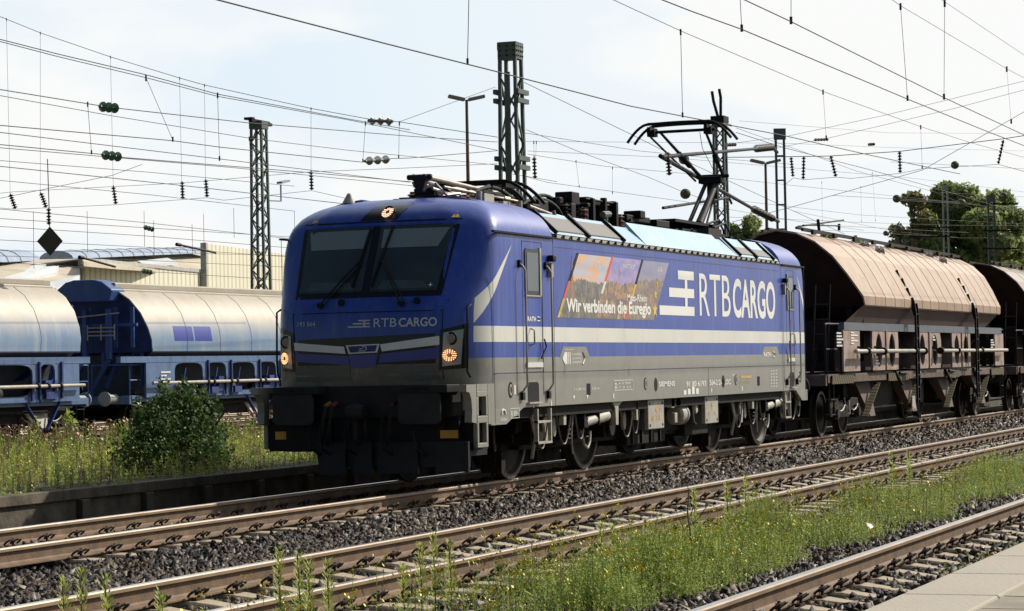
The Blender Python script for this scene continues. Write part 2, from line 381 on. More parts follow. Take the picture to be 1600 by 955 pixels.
# ballast stones
def stones(xr, yr, dens, zf, keep=None, smin=.024, smax=.068):
    n = int((xr[1]-xr[0])*(yr[1]-yr[0])*dens); x = rng.uniform(*xr, n); y = rng.uniform(*yr, n)
    z = zf(x, y); P = np.stack([x, y, z], 1); px, py, dz = proj(P)
    ok = (px > -25) & (px < 1625) & (py < 985) & (dz > 1)
    pr_ = np.clip((26/dz)**1.1, .12, 1); ok &= rng.random(n) < pr_
    if keep is not None: ok &= keep(x, y)
    P = P[ok]; g = (1/np.sqrt(pr_[ok])); s = rng.uniform(smin, smax, len(P))*g
    return P, s
def bedz(x, y): return np.interp(y, [p[0] for p in prof], [p[1] for p in prof])
SB = rng.uniform(-1, 1, (8, 8, 3))*.40+np.array([(a, b_, c) for a in (-.5, .5) for b_ in (-.5, .5) for c in (-.5, .5)])
SF = np.array([(0, 1, 3, 2), (4, 6, 7, 5), (0, 4, 5, 1), (2, 3, 7, 6), (0, 2, 6, 4), (1, 5, 7, 3)])
def stone_mesh(name, P, s):
    n = len(P); q = rng.normal(size=(n, 4)); q /= np.linalg.norm(q, axis=1)[:, None]; w, a, b_, c = q.T
    Rm = np.stack([1-2*(b_*b_+c*c), 2*(a*b_-w*c), 2*(a*c+w*b_), 2*(a*b_+w*c), 1-2*(a*a+c*c), 2*(b_*c-w*a), 2*(a*c-w*b_), 2*(b_*c+w*a), 1-2*(a*a+b_*b_)], 1).reshape(n, 3, 3)
    base = SB[rng.integers(0, 8, n)]*(s[:, None, None]*np.stack([np.full(n, 1.45), np.full(n, .85), np.full(n, .60)], 1)[:, None, :])
    V = np.einsum('nij,nkj->nki', Rm, base)+P[:, None, :]
    F = (np.arange(n)*8)[:, None, None]+SF[None]
    mi = np.repeat(rng.choice([0, 0, 0, 0, 0, 1, 2, 2], n), 6)
    return kind(bulk(name, V.reshape(-1, 3), F.reshape(-1, 4), ['stone', 'stone2', 'stone3'], mi), 'stuff')
def noh(x, y, s=.9): return .5+.5*np.sin(x*s*2.1+np.sin(y*1.7)*2)*np.sin(y*s*2.7+x*.6)
allP, allS = [], []
for xr, yr, d, dz, kp in [((-18, 70), (-3.35, -1.28), 900, .0, None),               # shoulder between track one and two
                      ((-18, 70), (-3.9, -1.2), 240, .05, lambda x, y: (y < -3.2) | (y > -1.6)),
                      ((-18, 70), (-5.4, -4.0), 330, .02, None),
                      ((-18, 60), (-8.1, -5.5), 620, .01, None),
                      ((-18, 40), (-11, -8.1), 380, .01, None),
                      ((-18, 70), (-.7, .7), 200, .01, None), ((-8, 70), (.8, 2.6), 200, .0, None)]:
    def zf(x, y, dz=dz): return bedz(x, y)+.045+dz*.5+rng.uniform(-.02, .025, len(x))
    P, s = stones(xr, yr, d, zf, kp); 
    ph = None
    allP.append(P); allS.append(s)
P = np.concatenate(allP); s = np.concatenate(allS)
# stones sit lower on the sleepers' strip so that the sleeper tops stay visible
for yc, x0 in ((0, -8.0), (T2, -14.5), (T3, -16.5)):
    inb = np.abs(P[:, 1]-yc) < 1.31; dx = np.abs(((P[:, 0]-x0+.3) % .6)-.3); lowm = inb & (dx < (.15 if yc == T2 else .12)+s*.1)
    P[lowm & (rng.random(len(P)) < (.80 if yc == 0 else .95)), 2] -= .12
    mid = inb & ~lowm; P[mid, 2] += .012 if yc == 0 else (-.03 if yc == T2 else .0)
stone_mesh('ballast', P, s)
print('stones', len(P))

# platform
PM = mat('paving', (.33, .285, .215), .85, var=.16, vscale=2.5, dirt=(.25, .21, .16), dscale=1.5, damt=.5, bump=.15)
PK = mat('kerb_concrete', (.40, .355, .285), .85, var=.1, vscale=2, dirt=(.3, .25, .19), dscale=2, damt=.4, bump=.2)
PL = MB(); PL.box(-40, 120, -30, T3-1.66, -.6, .585-.03); pf = kind(PL.build('platform', mat('paving_joint', (.05, .045, .03), .9)), 'structure')
kb = MB()
for i in range(60): kb.box(-30+i*1.0+.006, -29+i*1.0-.006, T3-2.03, T3-1.62, .42, .585)
kb.build('platform_edge', PK, pf, bevel=.012)
pb = MB()
for i in range(70):
    for j in range(10):
        off = .25*(j % 2); pb.box(-30+i*.5+off+.007, -29.5+i*.5+off-.007, T3-2.045-(j+1)*.5+.010, T3-2.045-j*.5-.004, .53, .583+random.uniform(-.0015, .0015), mi=random.choice((0, 0, 1, 2)))
pb.build('paving_slabs', [PM, mat('paving_pale', (.37, .325, .255), .85, var=.16, dirt=(.24, .2, .15), dscale=2, damt=.5, bump=.15), mat('paving_dark', (.29, .25, .19), .85, var=.2, dirt=(.2, .17, .12), dscale=2.5, damt=.6, bump=.15)], pf)
# ================================================================= LOCOMOTIVE
loco = thing('electric_locomotive', 'blue and grey electric locomotive with a white stripe and a raised rear pantograph', 'locomotive')
X0T = ([.82, 1.0, 1.35, 1.5, 1.9, 2.25, 2.42, 2.52, 3.0, 3.42, 3.54, 3.64, 3.72, 3.775, 3.80], [.34, .32, .30, .28, .27, .31, .38, .44, .66, .86, .95, 1.08, 1.27, 1.55, 1.85])
HWT = ([3.2, 3.32, 3.42, 3.52, 3.6, 3.68, 3.74, 3.78, 3.80], [1.5, 1.49, 1.45, 1.38, 1.29, 1.15, .98, .78, .60])
def outline(z, n=10):                      # half outline (x,y) from the nose centre to where the flat side starts
    x0 = np.interp(z, *X0T); hw = float(np.interp(z, *HWT)); f = hw/1.5; a = 1.00*f
    pts = [(x0+.12*(y/1.2)**2, y) for y in np.linspace(0, a, 9)]
    xa = pts[-1][0]; xe = max(1.12, xa+.36)
    p0 = (xa, a); p3 = (xe, hw); p1 = (xa+.10, a+.24*f); p2 = (xa+.5*(xe-xa)-.02, hw-.004)
    for t in np.linspace(0, 1, n+1)[1:]:
        m = 1-t; pts.append(tuple(m**3*p0[i]+3*m*m*t*p1[i]+3*m*t*t*p2[i]+t**3*p3[i] for i in (0, 1)))
    return pts
def S(y, z):
    o = outline(z, 24); return float(np.interp(abs(y), [p[1] for p in o], [p[0] for p in o]))
XJ = 3.22                                  # cab module joins the machine room here
ZL = [1.0, 1.12, 1.25, 1.35, 1.5, 1.7, 1.9, 2.1, 2.25, 2.34, 2.42, 2.52, 2.7, 2.9, 3.1, 3.2, 3.27, 3.34, 3.42, 3.48, 3.54, 3.59, 3.64, 3.68, 3.72, 3.75, 3.775, 3.79, 3.80]
def livery(name, sx=1., gx=None):
    m = bpy.data.materials.new(name); m.use_nodes = True; t, b, c, (x, y, z) = xyz(m)
    n1 = noise(t, c, 1.1, 6, (1, 1, .35)); n2 = noise(t, c, 9, 5, (1.2, 1, .08)); n3 = noise(t, c, 4, 5)
    blue = mixm(t, rng01(n1, .3, .7), (.007, .036, .29), (.012, .056, .37))
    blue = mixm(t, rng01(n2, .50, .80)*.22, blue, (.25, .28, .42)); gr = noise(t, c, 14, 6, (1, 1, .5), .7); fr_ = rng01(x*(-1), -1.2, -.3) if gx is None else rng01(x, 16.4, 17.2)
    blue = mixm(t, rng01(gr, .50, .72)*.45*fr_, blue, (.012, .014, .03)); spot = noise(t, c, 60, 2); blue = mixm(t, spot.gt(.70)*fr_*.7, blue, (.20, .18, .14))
    grey = mixm(t, rng01(n3, .3, .75), (.275, .265, .225), (.235, .225, .19)); grey = mixm(t, rng01(n2, .52, .8)*.25, grey, (.17, .14, .10))
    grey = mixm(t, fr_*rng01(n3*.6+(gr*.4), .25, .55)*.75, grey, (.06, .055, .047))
    white = mixm(t, rng01(n1, .35, .7), (.74, .73, .66), (.66, .64, .56)); white = mixm(t, rng01(n2, .55, .8)*.2, white, (.4, .35, .25))
    side = y.ab().gt(1.36) 
    stripe = z.gt(1.862)*z.lt(2.066)*side
    # swoosh: tapered white triangle rising from the stripe at the cab
    xl = x if gx is None else gx(x)
    d1 = (xl-.18)*(1/1.44)-(z-2.02)*(1/1.06)      # line from (.10,2.0) to (1.62,3.06)
    d2 = (xl-.60)*(1/1.02)-(z-2.03)*(1/1.03)
    sw = d1.gt(0)*d2.lt(0)*z.gt(2.0)*side
    low = z.lt(1.66)
    col = mixm(t, low, blue, grey); col = mixm(t, stripe.mx(sw), col, white)
    t.links.new(col, b.inputs['Base Color']); b.inputs['Roughness'].default_value = .44; b.inputs['Coat Weight'].default_value = .35; b.inputs['Coat Roughness'].default_value = .22
    b.inputs['Specular IOR Level'].default_value = .5
    w = noise(t, c, 1.6, 2); bp = _nd(t, 'Bump'); bp.inputs['Strength'].default_value = .12; bp.inputs['Distance'].default_value = .02; t.links.new(w.k, bp.inputs['Height']); t.links.new(bp.outputs[0], b.inputs['Normal'])
    return m
RS, RX = .724, 17.32                       # rear cab: x' = RX - RS*x
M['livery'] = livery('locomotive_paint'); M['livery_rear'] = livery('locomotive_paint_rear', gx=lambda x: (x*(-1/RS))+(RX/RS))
body = None
def cab(front=True):
    b = MB(); rows = []
    tr = (lambda x: x) if front else (lambda x: RX-RS*x)
    for z in ZL:
        o = outline(z); hw = o[-1][1]; pts = o+[(1.6, hw), (2.4, hw), (XJ, hw)]
        rows.append([(tr(x), -y, z) for x, y in pts[::-1]]+[(tr(x), y, z) for x, y in pts[1:]])
    n = len(rows[0]); b.add([p for r in rows for p in r], [(i*n+k, i*n+k+1, (i+1)*n+k+1, (i+1)*n+k) for i in range(len(rows)-1) for k in range(n-1)])
    o = (len(rows)-1)*n
    b.f.append(tuple(range(o, o+n))); b.m.append(0); b.f.append(tuple(range(n))); b.m.append(0)
    b.f.append(tuple(i*n for i in range(len(rows)))+tuple(i*n+n-1 for i in range(len(rows)))[::-1]); b.m.append(0)
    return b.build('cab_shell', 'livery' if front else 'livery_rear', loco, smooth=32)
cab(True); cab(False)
XR0 = RX-RS*XJ
b = MB(); b.prism([(-1.5, 1.0), (-1.5, 3.27), (-1.44, 3.30), (-1.40, 3.34), (-1.12, 3.34), (-1.0, 3.5), (-.9, 3.52), (.9, 3.52), (1.0, 3.5), (1.12, 3.34), (1.40, 3.34), (1.44, 3.30), (1.5, 3.27), (1.5, 1.0)], 'x', XJ, XR0)
body = b.build('machine_room_wall', 'livery', loco, smooth=20)
b = MB(); b.box(1.2, 16.1, -1.42, 1.42, .86, 1.0); b.box(3.2, 14.9, -.95, .95, .4, .9); b.build('underframe', 'under', loco)
# lower skirts at the cab ends
for fr in (True, False):
    tr = (lambda x: x) if fr else (lambda x: RX-RS*x)
    b = MB(); pts = [(.86, 1.0), (.86, .80), (1.38, .80), (2.0, 1.0)]; b.prism([(tr(p), q) for p, q in pts], 'y', -1.5, -1.44); b.mirror(); b.build('side_skirt', 'lgrey', loco)
# thin seams and gutters, proud of the side
def P3(x0, x1, z0, z1, pr_=.004): return (x0, x1, -1.5-pr_, -1.5+.001, z0, z1)
b = MB()
for x in (1.0, 3.215, XR0+.005, 16.6): b.box(*P3(x-.005, x+.005, 1.0 if x > 2 and x < 15.2 else .82, 3.27, .002))
b.box(*P3(1.0, 3.2, 1.452, 1.464, .002)); b.box(*P3(3.22, 14.9, 1.452, 1.462, .002)); b.box(*P3(10.35, 10.362, 1.0, 1.46, .002)); b.box(*P3(14.99, 16.6, 1.452, 1.462, .002))
b.box(*P3(3.25, 14.9, 3.155, 3.163, .0015)); b.mirror(); b.build('panel_seam', mat('seam_shadow_gap', (.03, .035, .09), .7), loco)
b = MB(); b.box(1.0, 3.2, -1.535, -1.49, 3.268, 3.292); b.box(15.0, 16.55, -1.535, -1.49, 3.268, 3.292); b.mirror(); b.build('rain_gutter', 'black', loco)

# ---- roof edge: slanted light blue panels, grilles, bracket row
def slant(x0, x1, zt, name, m, e=0., parent=None, out=.0, th=.05):
    b = MB(); yb, zb, yt = -1.47-out, 3.345+out*.6, -1.14-out
    for s in (1, -1):
        b.add([(x, s*y, z) for x in (x0, x1) for y, z in ((yb+e, zb+e), (yt-e*.9, zt-e), (yt+th-e, zt-e-.02), (yb+th, zb))], [(0, 1, 2, 3), (4, 7, 6, 5), (0, 4, 5, 1), (1, 5, 6, 2), (2, 6, 7, 3), (3, 7, 4, 0)])
    return b.build(name, m, parent or loco)
pan = [(3.30, 6.62, 3.66), (6.64, 7.36, 3.62), (7.38, 11.9, 3.70), (11.92, 12.35, 3.64), (12.37, 14.95, 3.68)]
for x0, x1, zt in pan: slant(x0, x1, zt, 'roof_side_panel', 'roofblue')
for x0, x1 in ((3.5, 4.72), (4.86, 6.3), (12.55, 13.45), (13.6, 14.6)):
    g = slant(x0, x1, 3.66, 'air_grille', 'grille', e=.05, out=.012)
    b = MB()
    for xx in (x0-.07, x1+.02): b.beam((xx, -1.49, 3.36), (xx, -1.15, 3.68), .035, .05)
    b.mirror(); b.build('grille_rib', 'black', g)
b = MB()
x = 3.3
while x < 14.9: b.beam((x, -1.47, 3.30), (x+.11, -1.42, 3.35), .05, .02); x += .315
b.box(3.24, 14.95, -1.515, -1.40, 3.272, 3.286); b.mirror(); b.build('bracket_row', 'black', loco)
b = MB(); x = 3.45
while x < 14.9: b.box(x, x+.22, -1.478, -1.46, 3.292, 3.334); x += .315
b.mirror(); b.build('roof_vent', 'ggrey', loco)
b = MB(); b.box(1.9, 15.4, -1.08, 1.08, 3.52, 3.60); b.build('roof_deck', 'roofdirt', loco)

# ---- mapping helpers for decals
def text_pts(s, bold=0., ital=0.):
    cu = bpy.data.curves.new('t', 'FONT'); cu.body = s; cu.offset = bold; cu.shear = ital; cu.resolution_u = 4
    o = bpy.data.objects.new('t', cu); COL.objects.link(o); bpy.context.view_layer.update()
    dg = bpy.context.evaluated_depsgraph_get(); me = bpy.data.meshes.new_from_object(o.evaluated_get(dg))
    V = np.array([v.co[:2] for v in me.vertices]); F = [tuple(p.vertices) for p in me.polygons]
    bpy.data.objects.remove(o); bpy.data.curves.remove(cu); bpy.data.meshes.remove(me)
    V = (V-V.min(0))/(V.max(0)-V.min(0)); return V, F
def side_text(s, x0, x1, z0, z1, m='decal', bold=0., name='lettering', parent=None, dx=.004, skew=0.):
    V, F = text_pts(s, bold); b = MB(); b.add([(x0+(x1-x0)*u+skew*v, -1.5-dx, z0+(z1-z0)*v) for u, v in V], F); return b.build(name, m, parent or loco, fix=False)
def front_text(s, ya, yb, z0, z1, m='decalg', bold=0., off=.006, parent=None):
    V, F = text_pts(s, bold); b = MB()
    b.add([(S(ya+(yb-ya)*u, z0+(z1-z0)*v)-off, ya+(yb-ya)*u, z0+(z1-z0)*v) for u, v in V], F); return b.build('lettering', m, parent or loco, fix=False)
def patch(q, name, m, off=.008, th=.02, nu=8, nv=6, parent=None, smooth=40):    # q: 4 corners (y,z) bl, br, tr, tl on the nose
    b = MB(); vs = []
    for o_ in (off, off-th):
        for j in range(nv+1):
            for i in range(nu+1):
                u, v = i/nu, j/nv; y = (1-v)*((1-u)*q[0][0]+u*q[1][0])+v*((1-u)*q[3][0]+u*q[2][0]); z = (1-v)*((1-u)*q[0][1]+u*q[1][1])+v*((1-u)*q[3][1]+u*q[2][1])
                k = max(0, abs(y)-1.1)/.4; vs.append((S(y, z)-o_*(1-.3*k), y+(math.copysign(o_*k, y)), z))
    n = (nu+1)*(nv+1); w = nu+1; fs = []
    for j in range(nv):
        for i in range(nu):
            a = j*w+i; fs += [(a, a+1, a+w+1, a+w), (n+a, n+a+w, n+a+w+1, n+a+1)]
    ed = [i for i in range(w)]+[j*w+nu for j in range(1, nv+1)]+[nv*w+i for i in range(nu-1, -1, -1)]+[j*w for j in range(nv-1, 0, -1)]
    for i in range(len(ed)): a, c = ed[i], ed[(i+1) % len(ed)]; fs.append((a, n+a, n+c, c))
    b.add(vs, fs); return b.build(name, m, parent or loco, smooth=smooth)
def fpath(pts, r, m, name, off=.02, parent=None, n=6):
    b = MB(); b.path([(S(y, z)-off, y, z) for y, z in pts], r, n); return b.build(name, m, parent or loco, smooth=60)

# ---- windscreen
wf = patch([(1.07, 2.46), (-1.00, 2.46), (-1.09, 3.46), (1.15, 3.46)], 'windscreen', 'blackgloss', .004, .02, 20, 10)
for s, q in ((1, [(1.00, 2.53), (.085, 2.53), (.075, 3.39), (1.07, 3.39)]), (-1, [(-.03, 2.53), (-.93, 2.53), (-1.01, 3.39), (-.03, 3.39)])):
    pn = patch(q, 'windscreen_pane', 'glass', .012, .008, 10, 8, wf)
    qq = [(q[0][0]-.05*1, 3.10), (q[1][0]+.08, 3.10), (q[2][0]+.04, 3.345), (q[3][0]-.05, 3.345)]
    patch(qq, 'sun_blind', 'blind', .0145, .002, 6, 4, pn)
    e = [(q[0][0]-.02, 2.545), (q[1][0]+.02, 2.545)]; fpath(e, .006, 'dgrey', 'glass_edge', .014, pn)
    patch([(q[0][0]-.10, 2.56), (q[1][0]+.12, 2.56), (q[1][0]+.2, 2.66), (q[0][0]-.16, 2.68)], 'driver_desk', mat('desk_grey_blue', (.05, .075, .085), .4), .0142, .002, 6, 2, pn)
# small white compass star low in the right pane
b = MB(); cy, cz = -.84, 2.60; v = []
for i in range(8):
    a = i*math.pi/4; r = .035 if i % 2 == 0 else .009; yy, zz = cy-r*math.sin(a), cz+r*math.cos(a); v.append((S(yy, zz)-.0165, yy, zz))
b.add(v, [tuple(range(8))]); b.build('star_mark', 'decal', wf, fix=False)
for y0, top in ((.34, (.14, 3.34)), (-.42, (-.10, 3.30))):
    s = 1 if y0 > 0 else -1
    b = MB()
    e1 = (y0, 2.40); e2 = (y0-.42*s if s > 0 else y0+.36, 2.88)
    # arm pair from the pivot to the blade, blade upright near the middle post
    am = (.17 if s > 0 else -.14, 2.93)
    p0 = (.64 if s > 0 else -.50, 2.37); b.path([(S(*p0)-.05, *p0), (S(.5*(p0[0]+am[0]), 2.66)-.06, .5*(p0[0]+am[0]), 2.66), (S(*am)-.05, *am)], .012, 6)
    p1 = (p0[0]-.06, p0[1]); b.path([(S(*p1)-.05, *p1), (S(*am)-.05, am[0]-.03, am[1]-.03)], .008, 6)
    bl0, bl1 = ((.22, 2.60), (.10, 3.36)) if s > 0 else ((-.05, 2.60), (-.21, 3.38))
    b.beam((S(*bl0)-.035, *bl0), (S(*bl1)-.035, *bl1), .02, .03)
    b.tube((S(*p0)+.02, *p0), (S(*p0)-.06, *p0), .035, n=10); b.tube((S(p0[0]+.2*s if s<0 else p0[0]-.3, 2.40)+.02, p0[0]+.2*s if s<0 else p0[0]-.3, 2.40), (S(p0[0]+.2*s if s<0 else p0[0]-.3, 2.40)-.03, p0[0]+.2*s if s<0 else p0[0]-.3, 2.40), .045, n=10)
    b.build('wiper', 'black', wf, smooth=50)
fpath([(1.15, 2.40), (.30, 2.385)], .006, 'black', 'panel_seam', .002); fpath([(-.62, 2.39), (-1.1, 2.40)], .006, 'black', 'panel_seam', .002)
# ---- top lamp
tl = patch([(.30, 3.475), (-.22, 3.475), (-.34, 3.70), (.16, 3.70)], 'top_lamp_housing', 'blackgloss', .008, .02, 6, 6)
def leds(cy, cz, r, m, parent, rings=((1, 16), (.75, 12), (.5, 8)), off=.02):
    b = MB()
    for k, n in rings:
        for i in range(n):
            a = 2*math.pi*(i+.3*k)/n; y, z = cy+k*r*math.cos(a), cz+k*r*math.sin(a); b.lathe([(.0095, 0), (.0095, .006)], (S(y, z)-off, y, z), 'x', 6)
    b.build('lamp_leds', m, parent)
lb = MB(); cy, cz = -.085, 3.575; lb.lathe([(.085, -.008), (.085, .01)], (S(cy, cz)-.012, cy, cz), 'x', 20); lb.build('lamp_glass', 'dgrey', tl); leds(cy, cz, .066, 'ledw', tl, off=.085)
for s in (1, -1):   # warning triangles
    b = MB(); y, z = s*1.0, 3.475
    b.add([(S(y+.05, z)-.006, y+.05, z), (S(y-.05, z)-.006, y-.05, z), (S(y, z+.085)-.006, y, z+.085)], [(0, 1, 2)]); o = b.build('warning_triangle', 'yellow', loco, fix=False)
    b = MB(); b.add([(S(y+.006, z+.015)-.0085, y+.007, z+.015), (S(y-.006, z)-.0085, y-.007, z+.015), (S(y, z+.06)-.0085, y, z+.062)], [(0, 1, 2)]); b.build('bolt_symbol', 'black', o, fix=False)
# ---- front hatch panel with lettering
for pts in ([(1.06, 2.27), (-1.05, 2.27)], [(1.06, 2.27), (1.0, 1.86)], [(-1.05, 2.27), (-1.05, 1.40)]): fpath([(pts[0][0]+(pts[1][0]-pts[0][0])*k/10, pts[0][1]+(pts[1][1]-pts[0][1])*k/10) for k in range(11)], .006, 'black', 'panel_seam', .003)
front_text('193 564', .965, .70, 2.105, 2.165); front_text('RTB', -.145, -.455, 2.075, 2.185); front_text('CARGO', -.485, -.985, 2.07, 2.185, bold=.022)
b = MB()
def fbar(b, y0, y1, z0, z1, off=.007):
    n = 6; ys = [y0+(y1-y0)*i/n for i in range(n+1)]
    b.add([(S(y, z)-off, y, z) for z in (z0, z1) for y in ys], [(i, i+1, n+2+i, n+1+i) for i in range(n)])
fbar(b, .215, -.095, 2.075, 2.092); fbar(b, .145, -.09, 2.115, 2.132); fbar(b, .07, -.09, 2.155, 2.172); fbar(b, -.005, -.03, 2.075, 2.172)
b.build('logo_bars', 'decalg', loco, fix=False)
# ---- silver strips, emblem and dark air intakes
silver = mat('silver_strip', (.72, .73, .74), .4, var=.05)
M['silver'] = silver
patch([(1.07, 1.60), (-1.06, 1.60), (-1.06, 1.985), (1.06, 1.93)], 'intake_recess', 'blackgloss', .004, .02, 18, 4)
ic = MB()
patch([(1.00, 1.80), (.245, 1.745), (.265, 1.835), (1.01, 1.90)], 'silver_strip', 'silver', .018, .02, 8, 2)
patch([(-.265, 1.765), (-1.02, 1.835), (-1.02, 1.945), (-.245, 1.855)], 'silver_strip', 'silver', .018, .02, 8, 2)
em = patch([(.20, 1.742), (-.20, 1.752), (-.235, 1.862), (.235, 1.852)], 'emblem', 'silver', .018, .02, 4, 2)
patch([(.175, 1.758), (-.175, 1.768), (-.205, 1.847), (.205, 1.837)], 'emblem_field', mat('emblem_blue', (.012, .022, .15), .35), .0215, .003, 4, 2, em)
b = MB(); b.path([(S(0, 1.8)-.026, y, z) for y, z in ((.05, 1.775), (-.035, 1.777), (-.06, 1.80), (-.045, 1.83), (.0, 1.836), (-.02, 1.81), (.04, 1.80))], .007, 5); b.build('emblem_sign', 'decalg', em)
M['deepblue'] = mat('front_blue', (.014, .036, .28), .35, var=.05, coat=.5)
patch([(1.0, 1.655), (.19, 1.60), (.215, 1.715), (1.0, 1.765)], 'lower_blade', 'deepblue', .014, .02, 8, 2)
patch([(-.215, 1.62), (-1.02, 1.66), (-1.02, 1.80), (-.24, 1.735)], 'lower_blade', 'deepblue', .014, .02, 8, 2)
patch([(.17, 1.56), (-.17, 1.57), (-.21, 1.735), (.21, 1.725)], 'nose_centre', 'deepblue', .014, .02, 4, 3)
for z0, z1 in ((1.485, 1.585), (1.40, 1.455)):
    for a, c in ((1.0, .19), (-.2, -1.02)): patch([(a, z0), (c, z0), (c, z1), (a, z1)], 'grey_blade', mat('nose_grey', (.11, .105, .095), .5, var=.08), .012, .02, 8, 2)
# ---- headlights
for s in (1, -1):
    q = [(s*1.05, 1.56), (s*1.24, 1.585), (s*1.275, 2.03), (s*1.07, 1.985)]
    qo = [(s*1.01, 1.52), (s*1.285, 1.535), (s*1.32, 2.10), (s*1.03, 2.02)]
    if s > 0: q = [q[1], q[0], q[3], q[2]]; qo = [qo[1], qo[0], qo[3], qo[2]]
    h = patch(qo, 'headlight', 'blackgloss', .014, .03, 8, 6)
    patch(q, 'headlight_glass', 'lens', .024, .01, 8, 6, h)
    for z, rr in ((1.91, .085), (1.70, .080)):
        y = s*1.155
        lb = MB(); lb.lathe([(rr, 0), (rr, .012)], (S(y, z)-.035, y, z), 'x', 22); lb.build('lamp_ring', 'dgrey', h)
    y = s*1.155; lb = MB(); lb.lathe([(.06, .0), (.055, -.01), (.03, -.016)], (S(y, 1.9)-.036, y, 1.91), 'x', 18); lb.build('reflector', 'steel', h, smooth=40)
    leds(s*1.155, 1.70, .068, 'led', h, off=.10)
    # corner handrails
    b = MB(); y = s*1.455
    b.path([(S(1.30, 1.55)-.0, s*1.34, 1.42), (S(1.30, 1.6)-.08, s*1.33, 1.50), (.50, s*1.34, 1.68), (.52, s*1.34, 2.30), (.64, s*1.34, 2.34)], .014, 6); b.build('corner_handrail', 'black', loco, smooth=60)
# ---- buffer beam, buffers, coupler, steps, plough
b = MB(); b.box(.22, .9, -1.24, 1.24, .92, 1.33); b.build('buffer_beam', 'dgrey', loco, bevel=.02)
for s in (1, -1):
    st = MB(); st.box(-.02, .4, s*.50, (1.14 if s > 0 else -1.27), 1.235, 1.335); o = st.build('front_step_plate', 'dgrey', loco, bevel=.01)
    if s > 0:
        V, F = text_pts('SIEMENS', .03); tb = MB(); tb.add([(-.024, 1.00-.30*u, 1.262+.05*v) for u, v in V], F); tb.build('lettering', mat('dull_black_lettering', (.012, .012, .012), .5), o, fix=False)
    else:
        V, F = text_pts('SIEMENS', .03); tb = MB(); tb.add([(-.024, -.72-.30*u, 1.262+.05*v) for u, v in V], F); tb.build('lettering', 'black', o, fix=False)
    bf = MB(); yc = s*.875
    bf.prism([(yc+a*.29, 1.05+c*.21) for a, c in ((-1, -.75), (-.85, -1), (.85, -1), (1, -.75), (1, .75), (.85, 1), (-.85, 1), (-1, .75))], 'x', 0, .045)
    o = bf.build('buffer', mat('buffer_plate', (.02, .02, .022), .45, var=.3, dirt=(.045, .042, .04), dscale=5), loco, bevel=.012)
    bs = MB(); bs.box(.045, .26, yc-.2, yc+.2, .88, 1.21); bs.build('buffer_box', 'black', o, bevel=.03)
    # grey foot step frame with two openings on the side
    f_ = MB(); Y0, Y1 = (s*1.50, s*1.44)
    f_.box(.40, .76, Y0, Y1, 1.17, 1.245); f_.box(.40, .76, Y0, Y1, .84, .93); f_.box(.40, .76, Y0, Y1, .53, .59)
    f_.box(.40, .455, Y0, Y1, .59, .84); f_.box(.70, .76, Y0, Y1, .59, .84); f_.box(.38, .455, Y0, Y1, .93, 1.17); f_.box(.70, .76, Y0, Y1, .93, 1.17)
    f_.build('foot_step', 'lgrey', loco, bevel=.008)
    g = MB(); g.prism([(.06, 1.33), (.06, 1.24), (.16, 1.23), (.22, 1.14), (.24, 1.0), (.22, .86), (.38, .84), (.38, 1.33)], 'y', s*1.498, s*1.40); g.prism([(.40, 1.33), (.40, 1.247), (.76, 1.247), (.76, 1.33)], 'y', s*1.498, s*1.40); g.prism([(.77, 1.33), (.77, .82), (.99, .82), (.99, 1.33)], 'y', s*1.499, s*1.40); g.build('corner_plate', 'lgrey', loco)
    g = MB(); g.box(.42, .9, s*1.43, s*.95, .50, .9); g.build('step_well', 'black', loco)
    g = MB(); g.box(.28, .32, s*1.27, s*1.04, .66, .76); g.build('orange_marker', 'orange', loco)
    g = MB(); g.box(.32, .40, s*1.28, s*1.02, .52, .92); g.build('marker_bracket', 'black', loco)
b = MB()
b.box(.28, .34, -1.42, .62, .30, .62)
for y0, y1, z in ((.66, .25, .20), (.14, -.12, .20), (-.20, -.75, .22), (-1.0, -1.44, .24)): b.prism([(y0, .62), (y1, .62), (y1, z), (y0+(0 if y0 < .6 else -.04), z)], 'x', .22, .27)
b.box(.3, 1.2, -1.3, .66, .42, .5); b.build('snow_plough', mat('plough_black', (.02, .02, .024), .6, var=.3), loco)
b = MB(); b.box(.25, .5, -.25, .25, .92, 1.2); b.lathe([(.09, -.12), (.12, 0), (.09, .12)], (.02, 0, 1.0), 'y', 12); b.path([(.1, 0, 1.0), (0, 0, .9), (.02, 0, .66), (.1, 0, .6)], .035, 8); b.path([(.1, -.1, 1.0), (.03, -.12, .8), (.1, -.1, .66)], .02, 6); b.path([(.1, .1, 1.0), (.03, .12, .8), (.1, .1, .66)], .02, 6)
b.build('coupler', 'dgrey', loco, smooth=40)
for (y, c) in ((.42, 'dullyellow'), (.33, 'dullred'), (-.50, 'dullred')):
    b = MB(); b.tube((.15, y, 1.12), (.02, y, 1.08), .03, n=8); h = b.build('brake_valve', c, loco)
    b = MB(); b.path([(.02, y, 1.08), (-.03, y, .95), (-.02, y+.04, .7), (.08, y+.1, .6), (.2, y+.12, .72)], .022, 6); b.build('brake_hose', 'hose', h, smooth=60)
b = MB()
for y in (.7, .55, -.3, -.75, .2): b.path([(.2, y, .95), (.05, y-.02, .75), (.04, y-.05, .55), (.25, y-.1, .45)], .018, 6)
b.build('cable', 'hose', loco)
b = MB(); b.box(.25, .6, .45, 1.1, .5, .9); b.box(.3, 1.0, -1.1, .45, .5, .95); b.build('front_undergear', 'black', loco)
